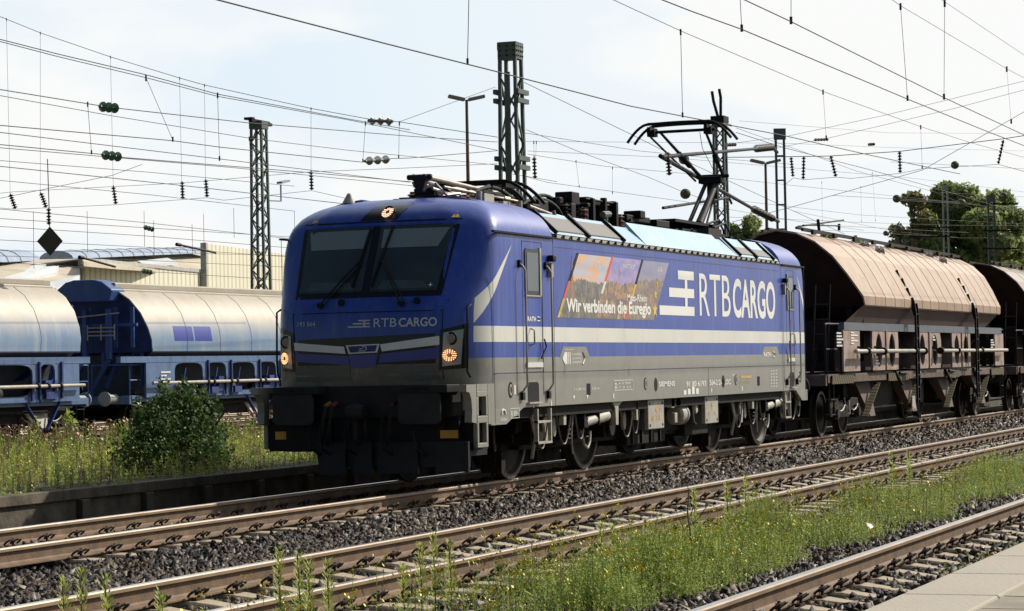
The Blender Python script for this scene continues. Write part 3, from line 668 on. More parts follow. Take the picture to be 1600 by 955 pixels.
# far side corner opening slit
# ---- doors, windows, handrails, mirrors for both cabs on both sides
def doorset(tr, sgn):
    Y0 = sgn*1.5; o_ = sgn*.006
    def bx(b, x0, x1, z0, z1, a=.0, c=.006): b.box(tr(x0), tr(x1), Y0+sgn*c, Y0-sgn*(.002-a), z0, z1)
    d = MB()
    for x0, x1, z0, z1 in ((2.04, 2.052, 1.46, 3.2), (2.768, 2.78, 1.46, 3.2), (2.04, 2.78, 3.19, 3.2), (2.04, 2.78, 1.46, 1.47)): bx(d, x0, x1, z0, z1, 0, .003)
    dr = d.build('cab_door', mat('door_seam', (.02, .025, .08), .7) if 'door_seam' not in bpy.data.materials else bpy.data.materials['door_seam'], loco)
    w = MB(); w.prism([(tr(x), z) for x, z in ((2.13, 2.53), (2.17, 2.49), (2.63, 2.49), (2.68, 2.53), (2.68, 3.06), (2.63, 3.10), (2.17, 3.10), (2.13, 3.06))], 'y', Y0+sgn*.012, Y0-sgn*.001); wn = w.build('door_window', 'blackgloss', dr)
    w = MB(); w.prism([(tr(x), z) for x, z in ((2.19, 2.54), (2.60, 2.54), (2.60, 3.05), (2.19, 3.05))], 'y', Y0+sgn*.016, Y0+sgn*.010); w.build('window_pane', 'glass', wn)
    w = MB(); w.box(tr(2.66), tr(2.72), Y0+sgn*.02, Y0, 2.47, 3.12); w.box(tr(2.13), tr(2.70), Y0+sgn*.02, Y0, 2.465, 2.485); w.build('window_frame', 'ggrey', wn)
    hb = MB(); hb.path([(tr(2.30), Y0+sgn*.005, 1.82), (tr(2.30), Y0+sgn*.06, 1.84), (tr(2.30), Y0+sgn*.06, 2.02), (tr(2.30), Y0+sgn*.005, 2.04)], .012, 6); hb.build('handle', 'steel', dr, smooth=60)
    hb = MB(); hb.path([(tr(2.72), Y0+sgn*.04, 1.9), (tr(2.77), Y0+sgn*.05, 1.8), (tr(2.62), Y0+sgn*.03, 1.64)], .012, 6); hb.build('lock_lever', 'black', dr)
    pl = MB(); bx(pl, 2.12, 2.72, 1.525, 1.59, 0, .02); pl.build('kick_plate', 'white', dr)
    for x in (1.93, 2.90):
        h = MB(); h.path([(tr(x), Y0, 2.90), (tr(x), Y0+sgn*.05, 2.86), (tr(x), Y0+sgn*.09, 2.80), (tr(x), Y0+sgn*.09, 1.30), (tr(x-.0), Y0+sgn*.03, 1.22), (tr(x), Y0, 1.20)], .0145, 8)
        hr = h.build('door_handrail', 'ggrey', loco, smooth=60)
        h = MB(); h.box(tr(x-.035), tr(x+.035), Y0+sgn*.03, Y0, 2.84, 2.94); h.box(tr(x-.03), tr(x+.05), Y0+sgn*.04, Y0, 1.10, 1.2); h.build('rail_foot', 'black', hr)
    m_ = MB(); m_.box(tr(2.99), tr(3.12), Y0+sgn*.09, Y0, 2.95, 3.04); mr = m_.build('mirror_camera', 'black', loco, bevel=.02)
    m_ = MB(); m_.box(tr(3.02), tr(3.10), Y0+sgn*.05, Y0, 2.74, 2.93); m_.build('camera_arm', 'ggrey', mr)
    m_ = MB(); m_.prism([(tr(x), z) for x, z in ((2.17, 1.06), (2.58, 1.06), (2.58, 1.30), (2.53, 1.33), (2.22, 1.33), (2.17, 1.30))], 'y', Y0+sgn*.004, Y0-sgn*.002); sw = m_.build('step_opening', 'black', loco)
    m_ = MB(); m_.box(tr(2.12), tr(2.6), Y0+sgn*.05, Y0, 1.045, 1.065); m_.build('step_lip', 'ggrey', sw)
    l = MB()
    for x in (2.52, 3.02): l.box(tr(x), tr(x+.035), Y0-sgn*.0, Y0-sgn*.05, .5, .97)
    for z in (.50, .78): l.box(tr(2.52), tr(3.05), Y0+sgn*.005, Y0-sgn*.07, z, z+.03)
    l.build('step_ladder', 'ggrey', loco)
    # oval jacking sockets
    for x in (1.55,):
        m_ = MB(); m_.lathe([(.085, 0), (.085, .006)], (0, 0, 0), 'y', 16); m_.v = [(tr(x)+a, Y0+(sgn*.004 if c > .003 else -sgn*.002), 1.24+q*1.25) for a, c, q in m_.v]; so = m_.build('socket', 'black', loco)
        m_ = MB(); m_.ring([(tr(x+.05*math.cos(a)), 1.24+.075*math.sin(a)) for a in np.linspace(0, 6.283, 13)[:-1]], [(tr(x+.03*math.cos(a)), 1.24+.05*math.sin(a)) for a in np.linspace(0, 6.283, 13)[:-1]], 'y', Y0+sgn*.008, Y0+sgn*.003); m_.build('socket_ring', 'ggrey', so)
        m_ = MB(); m_.box(tr(x+.12), tr(x+.17), Y0+sgn*.005, Y0, 1.18, 1.3); m_.build('white_tick', 'decal', so)
for sgn in (-1, 1):
    doorset(lambda x: x, sgn); doorset(lambda x: RX-RS*x, sgn)
for x in (7.1, 11.95):
    m_ = MB(); m_.lathe([(.075, 0), (.075, .006)], (0, 0, 0), 'y', 16); m_.v = [(x+a, -1.504+(0 if c > .003 else .006), 1.24+q*1.25) for a, c, q in m_.v]; so = m_.build('socket', 'black', loco)
    m_ = MB(); m_.ring([(x+.045*math.cos(a), 1.24+.075*math.sin(a)) for a in np.linspace(0, 6.283, 13)[:-1]], [(x+.025*math.cos(a), 1.24+.05*math.sin(a)) for a in np.linspace(0, 6.283, 13)[:-1]], 'y', -1.508, -1.503); m_.build('socket_ring', 'ggrey', so)
for x in (7.6, 11.2):
    m_ = MB(); m_.lathe([(.08, 0), (.08, .006)], (0, 0, 0), 'y', 16); m_.v = [(x+a, -1.504+(0 if c > .003 else .006), 1.22+q*1.3) for a, c, q in m_.v]; m_.build('round_opening', 'black', loco)
for x in (4.55, 13.35):
    m_ = MB(); m_.box(x-.075, x-.01, -1.505, -1.49, 1.12, 1.28); m_.box(x+.01, x+.075, -1.505, -1.49, 1.12, 1.28); m_.build('slot', 'black', loco)
# ---- side lettering
side_text('RTB', 9.95, 11.72, 2.30, 2.985, name='lettering'); side_text('CARGO', 11.86, 14.55, 2.285, 2.955, bold=.024)
b = MB()
def sb(b, x0, x1, z0, z1, dx=.004): b.add([(x0, -1.5-dx, z0), (x1, -1.5-dx, z0), (x1, -1.5-dx, z1), (x0, -1.5-dx, z1)], [(0, 1, 2, 3)])
sb(b, 8.82, 9.66, 2.86, 3.00); sb(b, 8.35, 9.66, 2.575, 2.72); sb(b, 7.85, 9.66, 2.29, 2.435); sb(b, 9.17, 9.30, 2.435, 2.575, .0045); sb(b, 9.17, 9.30, 2.72, 2.86, .0045)
b.build('logo_bars', 'decal', loco, fix=False)
side_text('SIEMENS', 7.75, 8.55, 1.185, 1.265, bold=.02); side_text('91 80 6193', 9.15, 10.22, 1.16, 1.25, bold=.015); side_text('564-2 D-ELOC', 10.42, 11.62, 1.165, 1.255, bold=.015)
b = MB()
for i, (x, h) in enumerate(((9.0, .07), (9.22, .09), (9.44, .12), (9.66, .09))): sb(b, x, x+.14, 1.04, 1.04+h)
for x in (5.6, 10.5, 12.3): sb(b, x, x+.04, 1.05, 1.12)
b.build('white_mark', 'decal', loco, fix=False)
b = MB(); b.add([(x, -1.504, z) for x, z in ((3.9, 1.12), (3.98, 1.12), (3.94, 1.06))], [(0, 1, 2)]); b.add([(x, -1.504, z) for x, z in ((4.45, 1.12), (4.53, 1.12), (4.49, 1.06))], [(0, 1, 2)]); sb(b, 2.35, 2.38, .96+.03, 1.06); sb(b, 3.02, 3.05, .98+.02, 1.07); b.build('white_mark', 'decal', loco, fix=False)
side_text('11,00 m', 3.95, 4.4, 1.185, 1.225); side_text('5,50 m', 4.68, 5.0, 1.185, 1.225)
b = MB(); b.ring([(5.65, 1.16), (6.5, 1.16), (6.5, 1.31), (5.65, 1.31)], [(5.66, 1.167), (6.49, 1.167), (6.49, 1.303), (5.66, 1.303)], 'y', -1.505, -1.502); fr = b.build('data_frame', 'decal', loco); side_text('D', 5.69, 5.78, 1.19, 1.27, bold=.02, parent=fr); side_text('A  B  MAX', 5.86, 6.4, 1.25, 1.28, parent=fr); side_text('C  D  E 2', 5.86, 6.4, 1.19, 1.22, parent=fr)
b = MB(); b.ring([(1.52, .87), (1.84, .87), (1.84, 1.0), (1.52, 1.0)], [(1.53, .876), (1.83, .876), (1.83, .994), (1.53, .994)], 'y', -1.505, -1.502); fr = b.build('brake_sign', 'decal', loco); side_text('R 80m', 1.55, 1.81, .895, .965, parent=fr)
b = MB(); b.path([(1.28+.07*math.cos(a), -1.503, .93+.06*math.sin(a)) for a in np.linspace(0, math.pi, 9)], .014, 5); fr = b.build('curve_sign', 'decal', loco); side_text('250m', 1.17, 1.4, .845, .885, parent=fr)
side_text('RATH', 2.19, 2.50, 2.135, 2.20, bold=.03, dx=.01); b = MB(); b.path([(2.56, -1.505, 2.14), (2.66, -1.505, 2.145), (2.66, -1.505, 2.19), (2.56, -1.505, 2.195)], .008, 4); b.build('emblem_sign', 'decal', loco)
# grey hexagon plates with owner lettering
for x0, x1, z1 in ((3.40, 4.62, 1.80), (13.6, 14.75, 1.80)):
    b = MB(); b.add([(x, -1.503, z) for x, z in ((x0, 1.655), (x1, 1.655), (x1-.14, z1), (x0+.14, z1))], [(0, 1, 2, 3)]); pl_ = b.build('owner_plate', 'lgrey', loco, fix=False)
    if x0 < 5:
        b = MB(); cx, cz, h = 4.0, 1.64, .085
        b.add([(x, -1.506, z) for x, z in ((3.50, cz), (3.60, cz-h), (3.70, cz-h), (3.70, cz+h), (3.60, cz+h))], [(0, 1, 2, 3, 4)]); b.path([(4.32, -1.506, cz-h), (4.42, -1.506, cz), (4.32, -1.506, cz+h)], .012, 4); o = b.build('owner_sign', 'decal', pl_, fix=False)
        b = MB()
        for xx in (3.73, 3.79): b.add([(x, -1.506, z) for x, z in ((xx, cz-h), (xx+.035, cz-h), (xx+.035, cz+h), (xx, cz+h))], [(0, 1, 2, 3)])
        b.build('owner_sign', 'decal', pl_, fix=False)
        for k, tx in enumerate(('EUROPEAN', 'LOCOMOTIVE', 'LEASING')): side_text(tx, 3.88, 4.27, cz+.038-k*.055, cz+.07-k*.055, dx=.006, parent=pl_)
        side_text('powered by', 3.62, 3.98, 1.745, 1.775, dx=.006, parent=pl_)
    else: side_text('RATH', 13.72, 14.2, 1.62, 1.70, bold=.03, dx=.006, parent=pl_); b = MB(); b.path([(14.32, -1.507, 1.62), (14.45, -1.507, 1.625), (14.45, -1.507, 1.69), (14.32, -1.507, 1.70)], .01, 4); b.build('emblem_sign', 'decal', pl_)
side_text('Vectron', 11.72, 11.95, 1.30, 1.345)
side_text('BR 193 AC', 13.0-.75, 13.0-.2, 1.17, 1.22, m=mat('amber_lettering', (.55, .34, .12), .5)) 
b = MB(); sb(b, 12.25, 12.9, 1.26, 1.30); b.build('amber_mark', bpy.data.materials['amber_lettering'], loco, fix=False)
for r_ in range(6):
    b = MB()
    for c_ in range(3): sb(b, 14.15+c_*.17, 14.24+c_*.17, 1.08+r_*.055, 1.105+r_*.055)
    b.build('inspection_mark', 'decalg', loco, fix=False)

# ---- picture panel: three city views between coloured slanted bars
def city(name, sky0, sky1, land0, land1, hor, glow):
    m = bpy.data.materials.new(name); m.use_nodes = True; t, b, c, (x, y, z) = xyz(m)
    n = noise(t, c, 5, 8, (1, 1, 2.2), .7); n2 = noise(t, c, 16, 3, (1, 1, .35)); n3 = noise(t, c, 3, 4); sk = noise(t, c, 2.6, 6, (1, 1, 2.5))
    h = z+(n3-.5)*.25+(noise(t, c, 14, 2, (1, 1, .01))-.5)*.14
    s = mixm(t, rng01(sk, .42, .6), sky0, sky1); l = mixm(t, rng01(n, .40, .60), land0, land1); l = mixm(t, rng01(n2, .56, .66)*.7, l, glow)
    t.links.new(mixm(t, h.gt(hor), l, s), b.inputs['Base Color']); b.inputs['Roughness'].default_value = .35; b.inputs['Coat Weight'].default_value = .4; return m
sk_ = .118/1.0
def para(b, xa, xb, z0, z1, dx):          # parallelogram leaning like the bars
    k = .92; b.add([(xa+(z0-2.21)*k, -1.5-dx, z0), (xb+(z0-2.21)*k, -1.5-dx, z0), (xb+(z1-2.21)*k, -1.5-dx, z1), (xa+(z1-2.21)*k, -1.5-dx, z1)], [(0, 1, 2, 3)])
pic = MB(); para(pic, 3.36, 4.86, 2.20, 3.10, .003)
pp = pic.build('picture_panel', city('city_view_dusk', (.45, .50, .62), (.80, .40, .14), (.045, .045, .03), (.16, .13, .08), 2.72, (.45, .30, .18)), loco, fix=False)
q_ = MB(); para(q_, 4.86, 6.28, 2.20, 3.10, .003); q_.build('picture_panel', city('city_view_river', (.20, .20, .52), (.42, .27, .50), (.05, .04, .05), (.42, .20, .05), 2.74, (.75, .45, .12)), loco, fix=False)
q_ = MB(); para(q_, 6.28, 7.55, 2.20, 3.10, .003); q_.build('picture_panel', city('city_view_hill', (.22, .22, .36), (.30, .25, .36), (.09, .07, .07), (.30, .17, .09), 2.80, (.50, .30, .14)), loco, fix=False)
for xa, parts_ in ((3.34, ((2.20, 2.46, 'yellow'), (2.46, 2.71, 'red_bar'), (2.71, 3.11, 'dgrey'))), (4.82, ((2.56, 2.74, 'white'), (2.74, 3.11, 'red_bar'))), (6.20, ((2.20, 2.30, 'red_bar'), (2.46, 2.52, 'red_bar'), (2.52, 2.73, 'yellow'), (2.73, 3.11, 'dgrey')))):
    for z0, z1, c_ in parts_:
        if c_ == 'red_bar' and 'red_bar' not in M: M['red_bar'] = mat('red_bar_paint', (.72, .10, .05), .45)
        q_ = MB(); para(q_, xa, xa+.09, z0, z1, .0045); q_.build('slanted_bar', c_, pp, fix=False)
q_ = MB(); q_.prism([(3.96+.07*k, z) for k, z in ((-1, 2.36), (1, 2.36), (.6, 2.78), (.05, 3.06), (-.6, 2.78))], 'y', -1.504, -1.501); q_.build('steeple', mat('steeple_print', (.36, .20, .12), .4), pp)
side_text('Wir verbinden die Euregio', 3.70, 7.42, 2.225, 2.47, bold=.035, dx=.006, parent=pp)
side_text('Maas-Rhein', 6.32, 7.22, 2.475, 2.58, bold=.02, dx=.006, parent=pp)
side_text('AACHEN', 4.92, 5.34, 2.955, 3.02, dx=.006, parent=pp); side_text('MAASTRICHT', 6.15, 6.72, 2.955, 3.02, dx=.006, parent=pp); side_text('LIEGE', 7.75, 8.02, 2.955, 3.02, dx=.006, parent=pp)
for cx, cz, r_ in ((7.62, 2.36, .13), (7.66, 2.60, .09), (7.76, 2.77, .06)):
    q_ = MB(); q_.add([(cx+(r_ if i % 2 == 0 else r_*.42)*math.sin(i*math.pi/5)*1.0, -1.506, cz+(r_ if i % 2 == 0 else r_*.42)*math.cos(i*math.pi/5)) for i in range(10)], [tuple(range(10))]); q_.build('star', 'yellow', pp, fix=False)

# ---- bogies
def wheelset(bg_, x):
    w = MB()
    for s in (-1, 1):
        pr_ = [(.52, .02), (.56, .065), (.625, .065), (.632, -.03), (.655, -.05), (.655, -.07), (.56, -.07), (.50, -.02)]
        w.lathe([(r, (-h if s < 0 else h)) for r, h in pr_], (x, s*.75, .625), 'y', 40)
        w.lathe([(.52, (-.015 if s < 0 else .015)), (.30, (-.035 if s < 0 else .035)), (.17, (-.09 if s < 0 else .09)), (.0, (-.09 if s < 0 else .09))], (x, s*.75, .625), 'y', 32)
    w.tube((x, -.75, .625), (x, .75, .625), .09, n=12)
    o = w.build('wheelset', mat('wheel_steel', (.022, .018, .015), .6, metal=.2, var=.3, dirt=(.06, .042, .03), dscale=5), bg_, smooth=30)
    t_ = MB()
    for s in (-1, 1): t_.lathe([(.625, (-.066 if s < 0 else .066)), (.56, (-.069 if s < 0 else .069)), (.56, (-.06 if s < 0 else .06)), (.6255, (-.06 if s < 0 else .06))], (x, s*.75, .625), 'y', 40, cap=False)
    t_.build('wheel_rim', 'rim', bg_, smooth=30)
for cx in (4.74, 14.24):
    bg_ = thing('bogie', '', ''); del bg_['label']; del bg_['category']; bg_.parent = loco
    for dx in (-1.5, 1.5): wheelset(bg_, cx+dx)
    f = MB()
    f.prism([(cx-2.0, .62), (cx-1.9, .85), (cx-.7, .86), (cx-.4, .62), (cx+.4, .62), (cx+.7, .86), (cx+1.9, .85), (cx+2.0, .62), (cx+1.7, .66), (cx+.8, .66), (cx+.4, .42), (cx-.4, .42), (cx-.8, .66), (cx-1.7, .66)], 'y', -1.08, -.95)
    f.mirror(); f.box(cx-.3, cx+.3, -1, 1, .45, .7); f.box(cx-1.9, cx-1.8, -1, 1, .5, .8); f.box(cx+1.8, cx+1.9, -1, 1, .5, .8); f.build('bogie_frame', 'under', bg_, bevel=.015)
    for dx in (-1.5, 1.5):
        a = MB(); a.box(cx+dx-.2, cx+dx+.2, -1.2, -.9, .47, .78); a.tube((cx+dx, -1.26, .625), (cx+dx, -1.15, .625), .15, n=16); a.mirror(); a.build('axle_box', 'under', bg_, bevel=.02)
        a = MB()
        for q in (-.28, .28):
            for z in np.arange(.80, 1.0, .045): a.lathe([(.075, 0), (.085, .012), (.075, .024)], (cx+dx+q, -1.08, z), 'z', 12)
        a.mirror(); a.build('coil_spring', 'dgrey', bg_, smooth=40)
        a = MB(); a.prism([(cx+dx+.5+.09*math.cos(t_)*.8, .70+.14*math.sin(t_)) for t_ in np.linspace(0, 6.283, 13)[:-1]], 'y', -1.28, -1.24); a.build('speed_sensor', 'ggrey', bg_)
    a = MB()
    for q in (-.35, 0, .35):
        for z in np.arange(.5, .95, .06): a.lathe([(.10, 0), (.115, .015), (.10, .03)], (cx+q, -1.18, z), 'z', 12)
    a.mirror(); a.build('secondary_spring', 'black', bg_, smooth=40)
    # yaw damper
    d = MB(); xd = cx-.33+.45; d.tube((xd-.15, -1.36, .725), (xd+.30, -1.36, .76), .068, n=14); d.tube((xd+.32, -1.36, .762), (xd+.80, -1.36, .80), .082, n=14); d.build('yaw_damper', 'ggrey', bg_, smooth=40)
    d = MB(); d.tube((xd+.8, -1.36, .80), (xd+1.05, -1.36, .82), .03, n=8); d.box(xd-.28, xd-.12, -1.42, -1.25, .66, .8); d.box(xd+.3, xd+.325, -1.44, -1.28, .68, .85); d.build('damper_mount', 'black', bg_)
    d = MB(); d.prism([(xd+.86, 1.0), (xd+1.32, 1.0), (xd+1.12, .93), (xd+1.10, .66), (xd+1.0, .66), (xd+.98, .90)], 'y', -1.45, -1.38); d.build('damper_bracket', 'ggrey', bg_)
    d = MB(); d.path([(xd-.55+.03*math.sin(z*9), -1.33, z) for z in np.linspace(.98, .3, 8)], .014, 6); d.box(xd-.6, xd-.48, -1.36, -1.3, .86, .96); d.path([(xd-.2, -1.34, .62), (xd-.12, -1.35, .42), (xd+.02, -1.35, .36), (xd+.15, -1.34, .45), (xd+.18, -1.34, .6)], .02, 6); d.build('brake_lever', 'ggrey', bg_, smooth=50)
    for (x1, x2, zz) in ((cx-2.05, cx-1.5, .42), (cx-1.2, cx-.6, .45), (cx-.45, cx+.0, .5), (cx+1.5, cx+2.1, .46), (cx+2.0, cx+2.4, .5)):
        d = MB(); d.path([(x1+(x2-x1)*k, -1.38, .92-4*(.92-zz)*k*(1-k)) for k in np.linspace(0, 1, 11)], .013, 6); d.build('air_hose', mat('hose_grey', (.16, .145, .12), .6) if 'hose_grey' not in bpy.data.materials else bpy.data.materials['hose_grey'], bg_, smooth=60)
    d = MB(); d.box(cx-.95, cx-.85, -1.4, -1.33, .72, .98); d.box(cx+2.15, cx+2.22, -1.42, -1.36, .7, .96); d.path([(cx-2.1, -1.35, .92), (cx-2.0, -1.38, .6), (cx-1.95, -1.3, .3)], .025, 6); d.prism([(cx-1.62, .8), (cx-1.5, .9), (cx-1.42, .7), (cx-1.45, .5), (cx-1.55, .5)], 'y', -1.36, -1.33); d.build('bracket', 'ggrey', bg_)
    d = MB(); d.box(cx-2.3, cx-2.05, -1.0, -.7, .12, .4); d.path([(cx-2.15, -.95, .5), (cx-2.3, -.9, .3), (cx-2.25, -.85, .08)], .03, 6); d.build('sand_pipe', 'under', bg_)
# ---- underfloor equipment
for x0, x1 in ((7.42, 8.2), (10.38, 11.12)):
    b = MB(); b.box(x0, x1, -1.43, -1.36, .54, .99); bx_ = b.build('equipment_cover', 'ggrey', loco, bevel=.012)
    b = MB()
    for xx in (x0+.08, x1-.08):
        for zz in (.60, .93): b.lathe([(.022, -.006), (.022, 0)], (xx, -1.43, zz), 'y', 8)
    b.build('cover_bolt', 'black', bx_)
    b = MB(); b.add([(x0+.39+a, -1.434, .84+c) for a, c in ((0, -.05), (.04, 0), (0, .05), (-.04, 0))], [(0, 1, 2, 3)])
    for a in (.2, .55): b.add([(x0+a-.05, -1.434, .68), (x0+a+.05, -1.434, .68), (x0+a, -1.434, .75)], [(0, 1, 2)])
    b.build('hazard_mark', 'orange', bx_, fix=False)
b = MB(); b.box(7.3, 9.2, -1.12, -.6, .3, .95); b.box(9.2, 10.3, -1.0, -.6, .45, .95); b.box(10.3, 11.6, -1.1, -.6, .35, .95); b.box(6.9, 7.3, -.95, -.6, .5, .95); b.mirror(); b.build('equipment_box', 'under', loco, bevel=.02)
b = MB()
for x in (7.5, 7.95, 8.4, 8.85): b.box(x, x+.04, -1.15, -1.12, .32, .52)
b.build('box_rib', 'dgrey', loco)
b = MB(); b.box(8.62, 8.78, -1.42, -1.34, .84, .99); b.box(8.86, 9.1, -1.42, -1.3, .86, 1.0); b.box(8.84, 8.98, -1.40, -1.34, .60, .76); b.build('valve_box', 'ggrey', loco, bevel=.01)
b = MB(); b.lathe([(.12, -.2), (.16, -.16), (.16, .16), (.12, .2)], (9.45, -1.25, .72), 'x', 20); b.lathe([(.17, -.03), (.17, .03)], (9.55, -1.25, .72), 'x', 20); b.build('air_tank', 'ggrey', loco, smooth=40)
b = MB(); b.prism([(9.98, .92), (10.12, .94), (10.14, .75), (10.05, .72)], 'y', -1.38, -1.33); b.path([(9.9, -1.36, .9), (9.95, -1.37, .6), (10.1, -1.36, .55)], .012, 5); b.build('pipe', 'ggrey', loco)

# ---- roof equipment
def insul(b, x, y, z0, z1, r=.06, n=5, mi=0):
    h = (z1-z0)/n; pr_ = []
    for i in range(n): pr_ += [(r*.45, i*h), (r, i*h+h*.35), (r*.45, i*h+h*.7)]
    b.lathe(pr_+[(r*.45, z1-z0)], (x, y, z0), 'z', 12, mi)
e = MB()
for x, y in ((2.6, .3), (3.4, .4), (3.4, -.4), (6.6, .2), (6.6, -.35), (7.3, 0), (7.3, -.5), (8.9, .1), (9.3, -.4), (10.2, -.3), (11.3, .3)): insul(e, x, y, 3.58, 3.95, .075)
e.build('roof_insulator', 'copper', loco, smooth=40)
e = MB(); e.box(5.9, 7.05, -.55, .35, 3.6, 3.72); e.box(6.15, 6.9, -.3, -.24, 4.06, 4.11); e.box(6.6, 6.95, -.40, -.12, 4.02, 4.22); e.box(6.3, 6.5, -.5, -.3, 3.72, 4.02); e.tube((6.1, -.3, 3.7), (6.1, -.3, 4.1), .13, n=12); e.box(7.0, 7.07, -.5, -.43, 3.6, 4.05); e.box(7.0, 7.07, .2, .3, 3.6, 4.05); e.box(6.98, 7.1, -.52, .3, 4.0, 4.06); e.box(8.0, 8.09, -.45, -.36, 3.6, 4.2); e.box(8.0, 8.09, .3, .4, 3.6, 4.2); e.tube((8.04, 0, 3.6), (8.04, 0, 4.12), .05, n=8); e.box(7.4, 9.0, -.08, .1, 4.13, 4.2); e.box(8.85, 8.98, -.3, .2, 3.9, 4.2); e.box(9.2, 10.4, -.4, .3, 3.90, 4.0); e.box(9.6, 9.85, -.5, -.2, 3.95, 4.08); e.box(10.6, 11.3, -.45, -.2, 3.86, 3.98)
e.box(7.6, 7.85, -.3, .1, 4.1, 4.2); e.tube((7.2, -.4, 4.14), (8.6, -.4, 4.14), .02, n=6); e.box(7.4, 7.5, -.46, -.34, 3.6, 4.16); e.box(8.5, 8.6, -.46, -.34, 3.6, 4.16); e.box(10.4, 11.2, -.25, .3, 3.92, 4.0)
e.v = [(x+.45, y, z-.03) for x, y, z in e.v]; e.build('main_switch', 'black', loco, bevel=.015)
e = MB(); insul(e, 6.55, -.45, 3.62, 3.98, .12, 6); insul(e, 8.9, -.3, 3.6, 4.12, .1, 7); insul(e, 7.75, -.2, 3.6, 4.1, .1, 6); insul(e, 9.35, -.4, 3.6, 3.86, .08, 4); insul(e, 9.8, -.4, 3.6, 3.9, .08, 4); e.build('roof_insulator', 'insul', loco, smooth=40)
e = MB()
for y, h, x0, x1 in ((-.35, .28, 3.0, 4.9), (-.15, .38, 3.6, 5.9), (.1, .4, 4.4, 6.4), (-.5, .2, 4.6, 6.3), (.3, .34, 4.9, 7.0), (-.3, .3, 5.3, 7.0)):
    e.path([(x0+(x1-x0)*k, y, 3.78+h*math.sin(math.pi*k)**.6) for k in np.linspace(0, 1, 13)], .028, 7)
e.build('roof_cable', 'hose', loco, smooth=60)
e = MB(); e.path([(4.3, -.75, 3.8), (5.0, -.8, 3.72), (5.6, -.85, 3.68), (6.3, -.9, 3.66)], .03, 7); e.build('roof_pipe', 'steel', loco, smooth=60)
e = MB(); e.box(4.6, 4.9, -.7, -.3, 3.6, 3.86); e.box(5.1, 5.5, -.6, 0, 3.6, 3.95); e.box(3.9, 4.2, -.6, -.2, 3.6, 3.8); e.box(4.9, 5.1, -.2, .3, 3.6, 4.0); e.build('roof_box', 'dgrey', loco, bevel=.02)
e = MB()
for x in (11.6, 12.0, 13.9, 14.4, 14.9): e.box(x, x+.16, -.6, .5, 3.6, 3.82)
e.box(11.4, 15.0, -.62, -.5, 3.6, 3.74); e.box(13.2, 14.0, -.7, .3, 3.62, 3.9); e.build('roof_frame', 'roofdirt', loco)
e = MB(); e.path([(14.2, -.3, 4.0), (14.8, -.4, 4.12), (15.3, -.35, 3.95), (15.5, -.3, 3.75)], .022, 6); e.path([(14.2, -.5, 3.95), (14.7, -.55, 4.05), (15.2, -.5, 3.9), (15.4, -.5, 3.7)], .022, 6); e.build('roof_cable', 'hose', loco, smooth=60)
e = MB(); e.lathe([(.10, 0), (.09, .02), (.045, .10), (.03, .13), (.012, .14)], (1.6, .78, 3.755), 'z', 16); e.build('antenna', 'ggrey', loco, smooth=40)
e = MB(); e.lathe([(.08, 0), (.05, .1), (.015, .16)], (15.6, -.2, 3.78), 'z', 12); e.build('antenna', 'ggrey', loco, smooth=40)
e = MB(); e.tube((4.7, -1.0, 3.62), (4.7, -.97, 3.75), .03, n=8); e.tube((7.6, -.75, 3.62), (7.6, -.75, 3.85), .035, n=8); e.tube((7.45, -.75, 3.84), (7.75, -.75, 3.86), .05, n=8); e.build('roof_horn', 'insulw', loco, smooth=40)
# folded pantograph above the front cab roof
pg = thing('pantograph', '', ''); del pg['label']; del pg['category']; pg.parent = loco
pg['label'] = 'lowered pantograph folded flat on the roof behind the front cab'
e = MB(); e.box(2.4, 4.9, -.50, -.42, 3.80, 3.85); e.box(2.4, 4.9, .42, .50, 3.80, 3.85); e.box(2.6, 2.7, -.5, .5, 3.82, 3.88); e.box(4.6, 4.7, -.5, .5, 3.82, 3.88); e.box(2.9, 3.3, -.4, .3, 3.70, 3.86); e.build('base_frame', 'copper', pg)
e = MB(); e.box(1.74, 1.92, -.28, -.06, 4.03, 4.11); e.prism([(-.27, 4.05), (-.08, 4.05), (-.12, 3.88), (-.22, 3.88)], 'x', 1.74, 1.86); e.tube((1.8, -.34, 4.08), (1.8, .02, 4.08), .038, n=10); e.build('knee_joint', 'dgrey', pg, bevel=.02)
e = MB(); e.tube((1.85, -.20, 4.09), (4.0, -.30, 4.0), .038, .032, n=10); e.tube((4.0, -.3, 4.0), (4.7, -.3, 3.95), .024, n=8); e.tube((2.1, -.38, 3.96), (4.6, -.46, 3.90), .018, n=6); e.tube((2.0, .02, 4.02), (4.6, .2, 3.97), .022, n=6); e.path([(2.0, -.3, 4.0), (2.25, -.36, 3.86), (2.6, -.4, 3.9)], .018, 6)
e.tube((1.85, -.05, 4.10), (4.1, .36, 4.05), .03, n=8); e.tube((1.9, -.05, 3.98), (4.7, 0, 3.90), .034, n=10); e.tube((1.9, -.30, 3.93), (3.1, -.45, 3.80), .02, n=6); e.tube((2.0, -.12, 3.98), (4.4, -.42, 3.93), .022, n=6); e.build('arm', 'steel', pg, smooth=50)
e = MB()
for x, z in ((3.95, 4.15), (4.35, 4.15)):
    e.path([(x, y, z-.32*max(0, (abs(y)-.50)/.47)**1.8) for y in np.linspace(-.97, .97, 29)], .026, 6)
e.box(3.93, 4.37, -.55, -.49, 4.06, 4.12); e.box(3.93, 4.37, .49, .55, 4.06, 4.12); e.path([(2.5, -.3, 3.9), (2.3, -.25, 4.0), (2.6, -.1, 4.06)], .03, 6); e.box(2.2, 2.5, -.2, .1, 3.86, 3.96); e.build('collector_head', 'black', pg, smooth=50)
e = MB()
for x, y in ((2.6, -.46), (2.6, .46), (4.7, -.46), (4.7, .46)): insul(e, x, y, 3.58, 3.82, .07, 3)
e.build('foot_insulator', 'copper', pg, smooth=40)
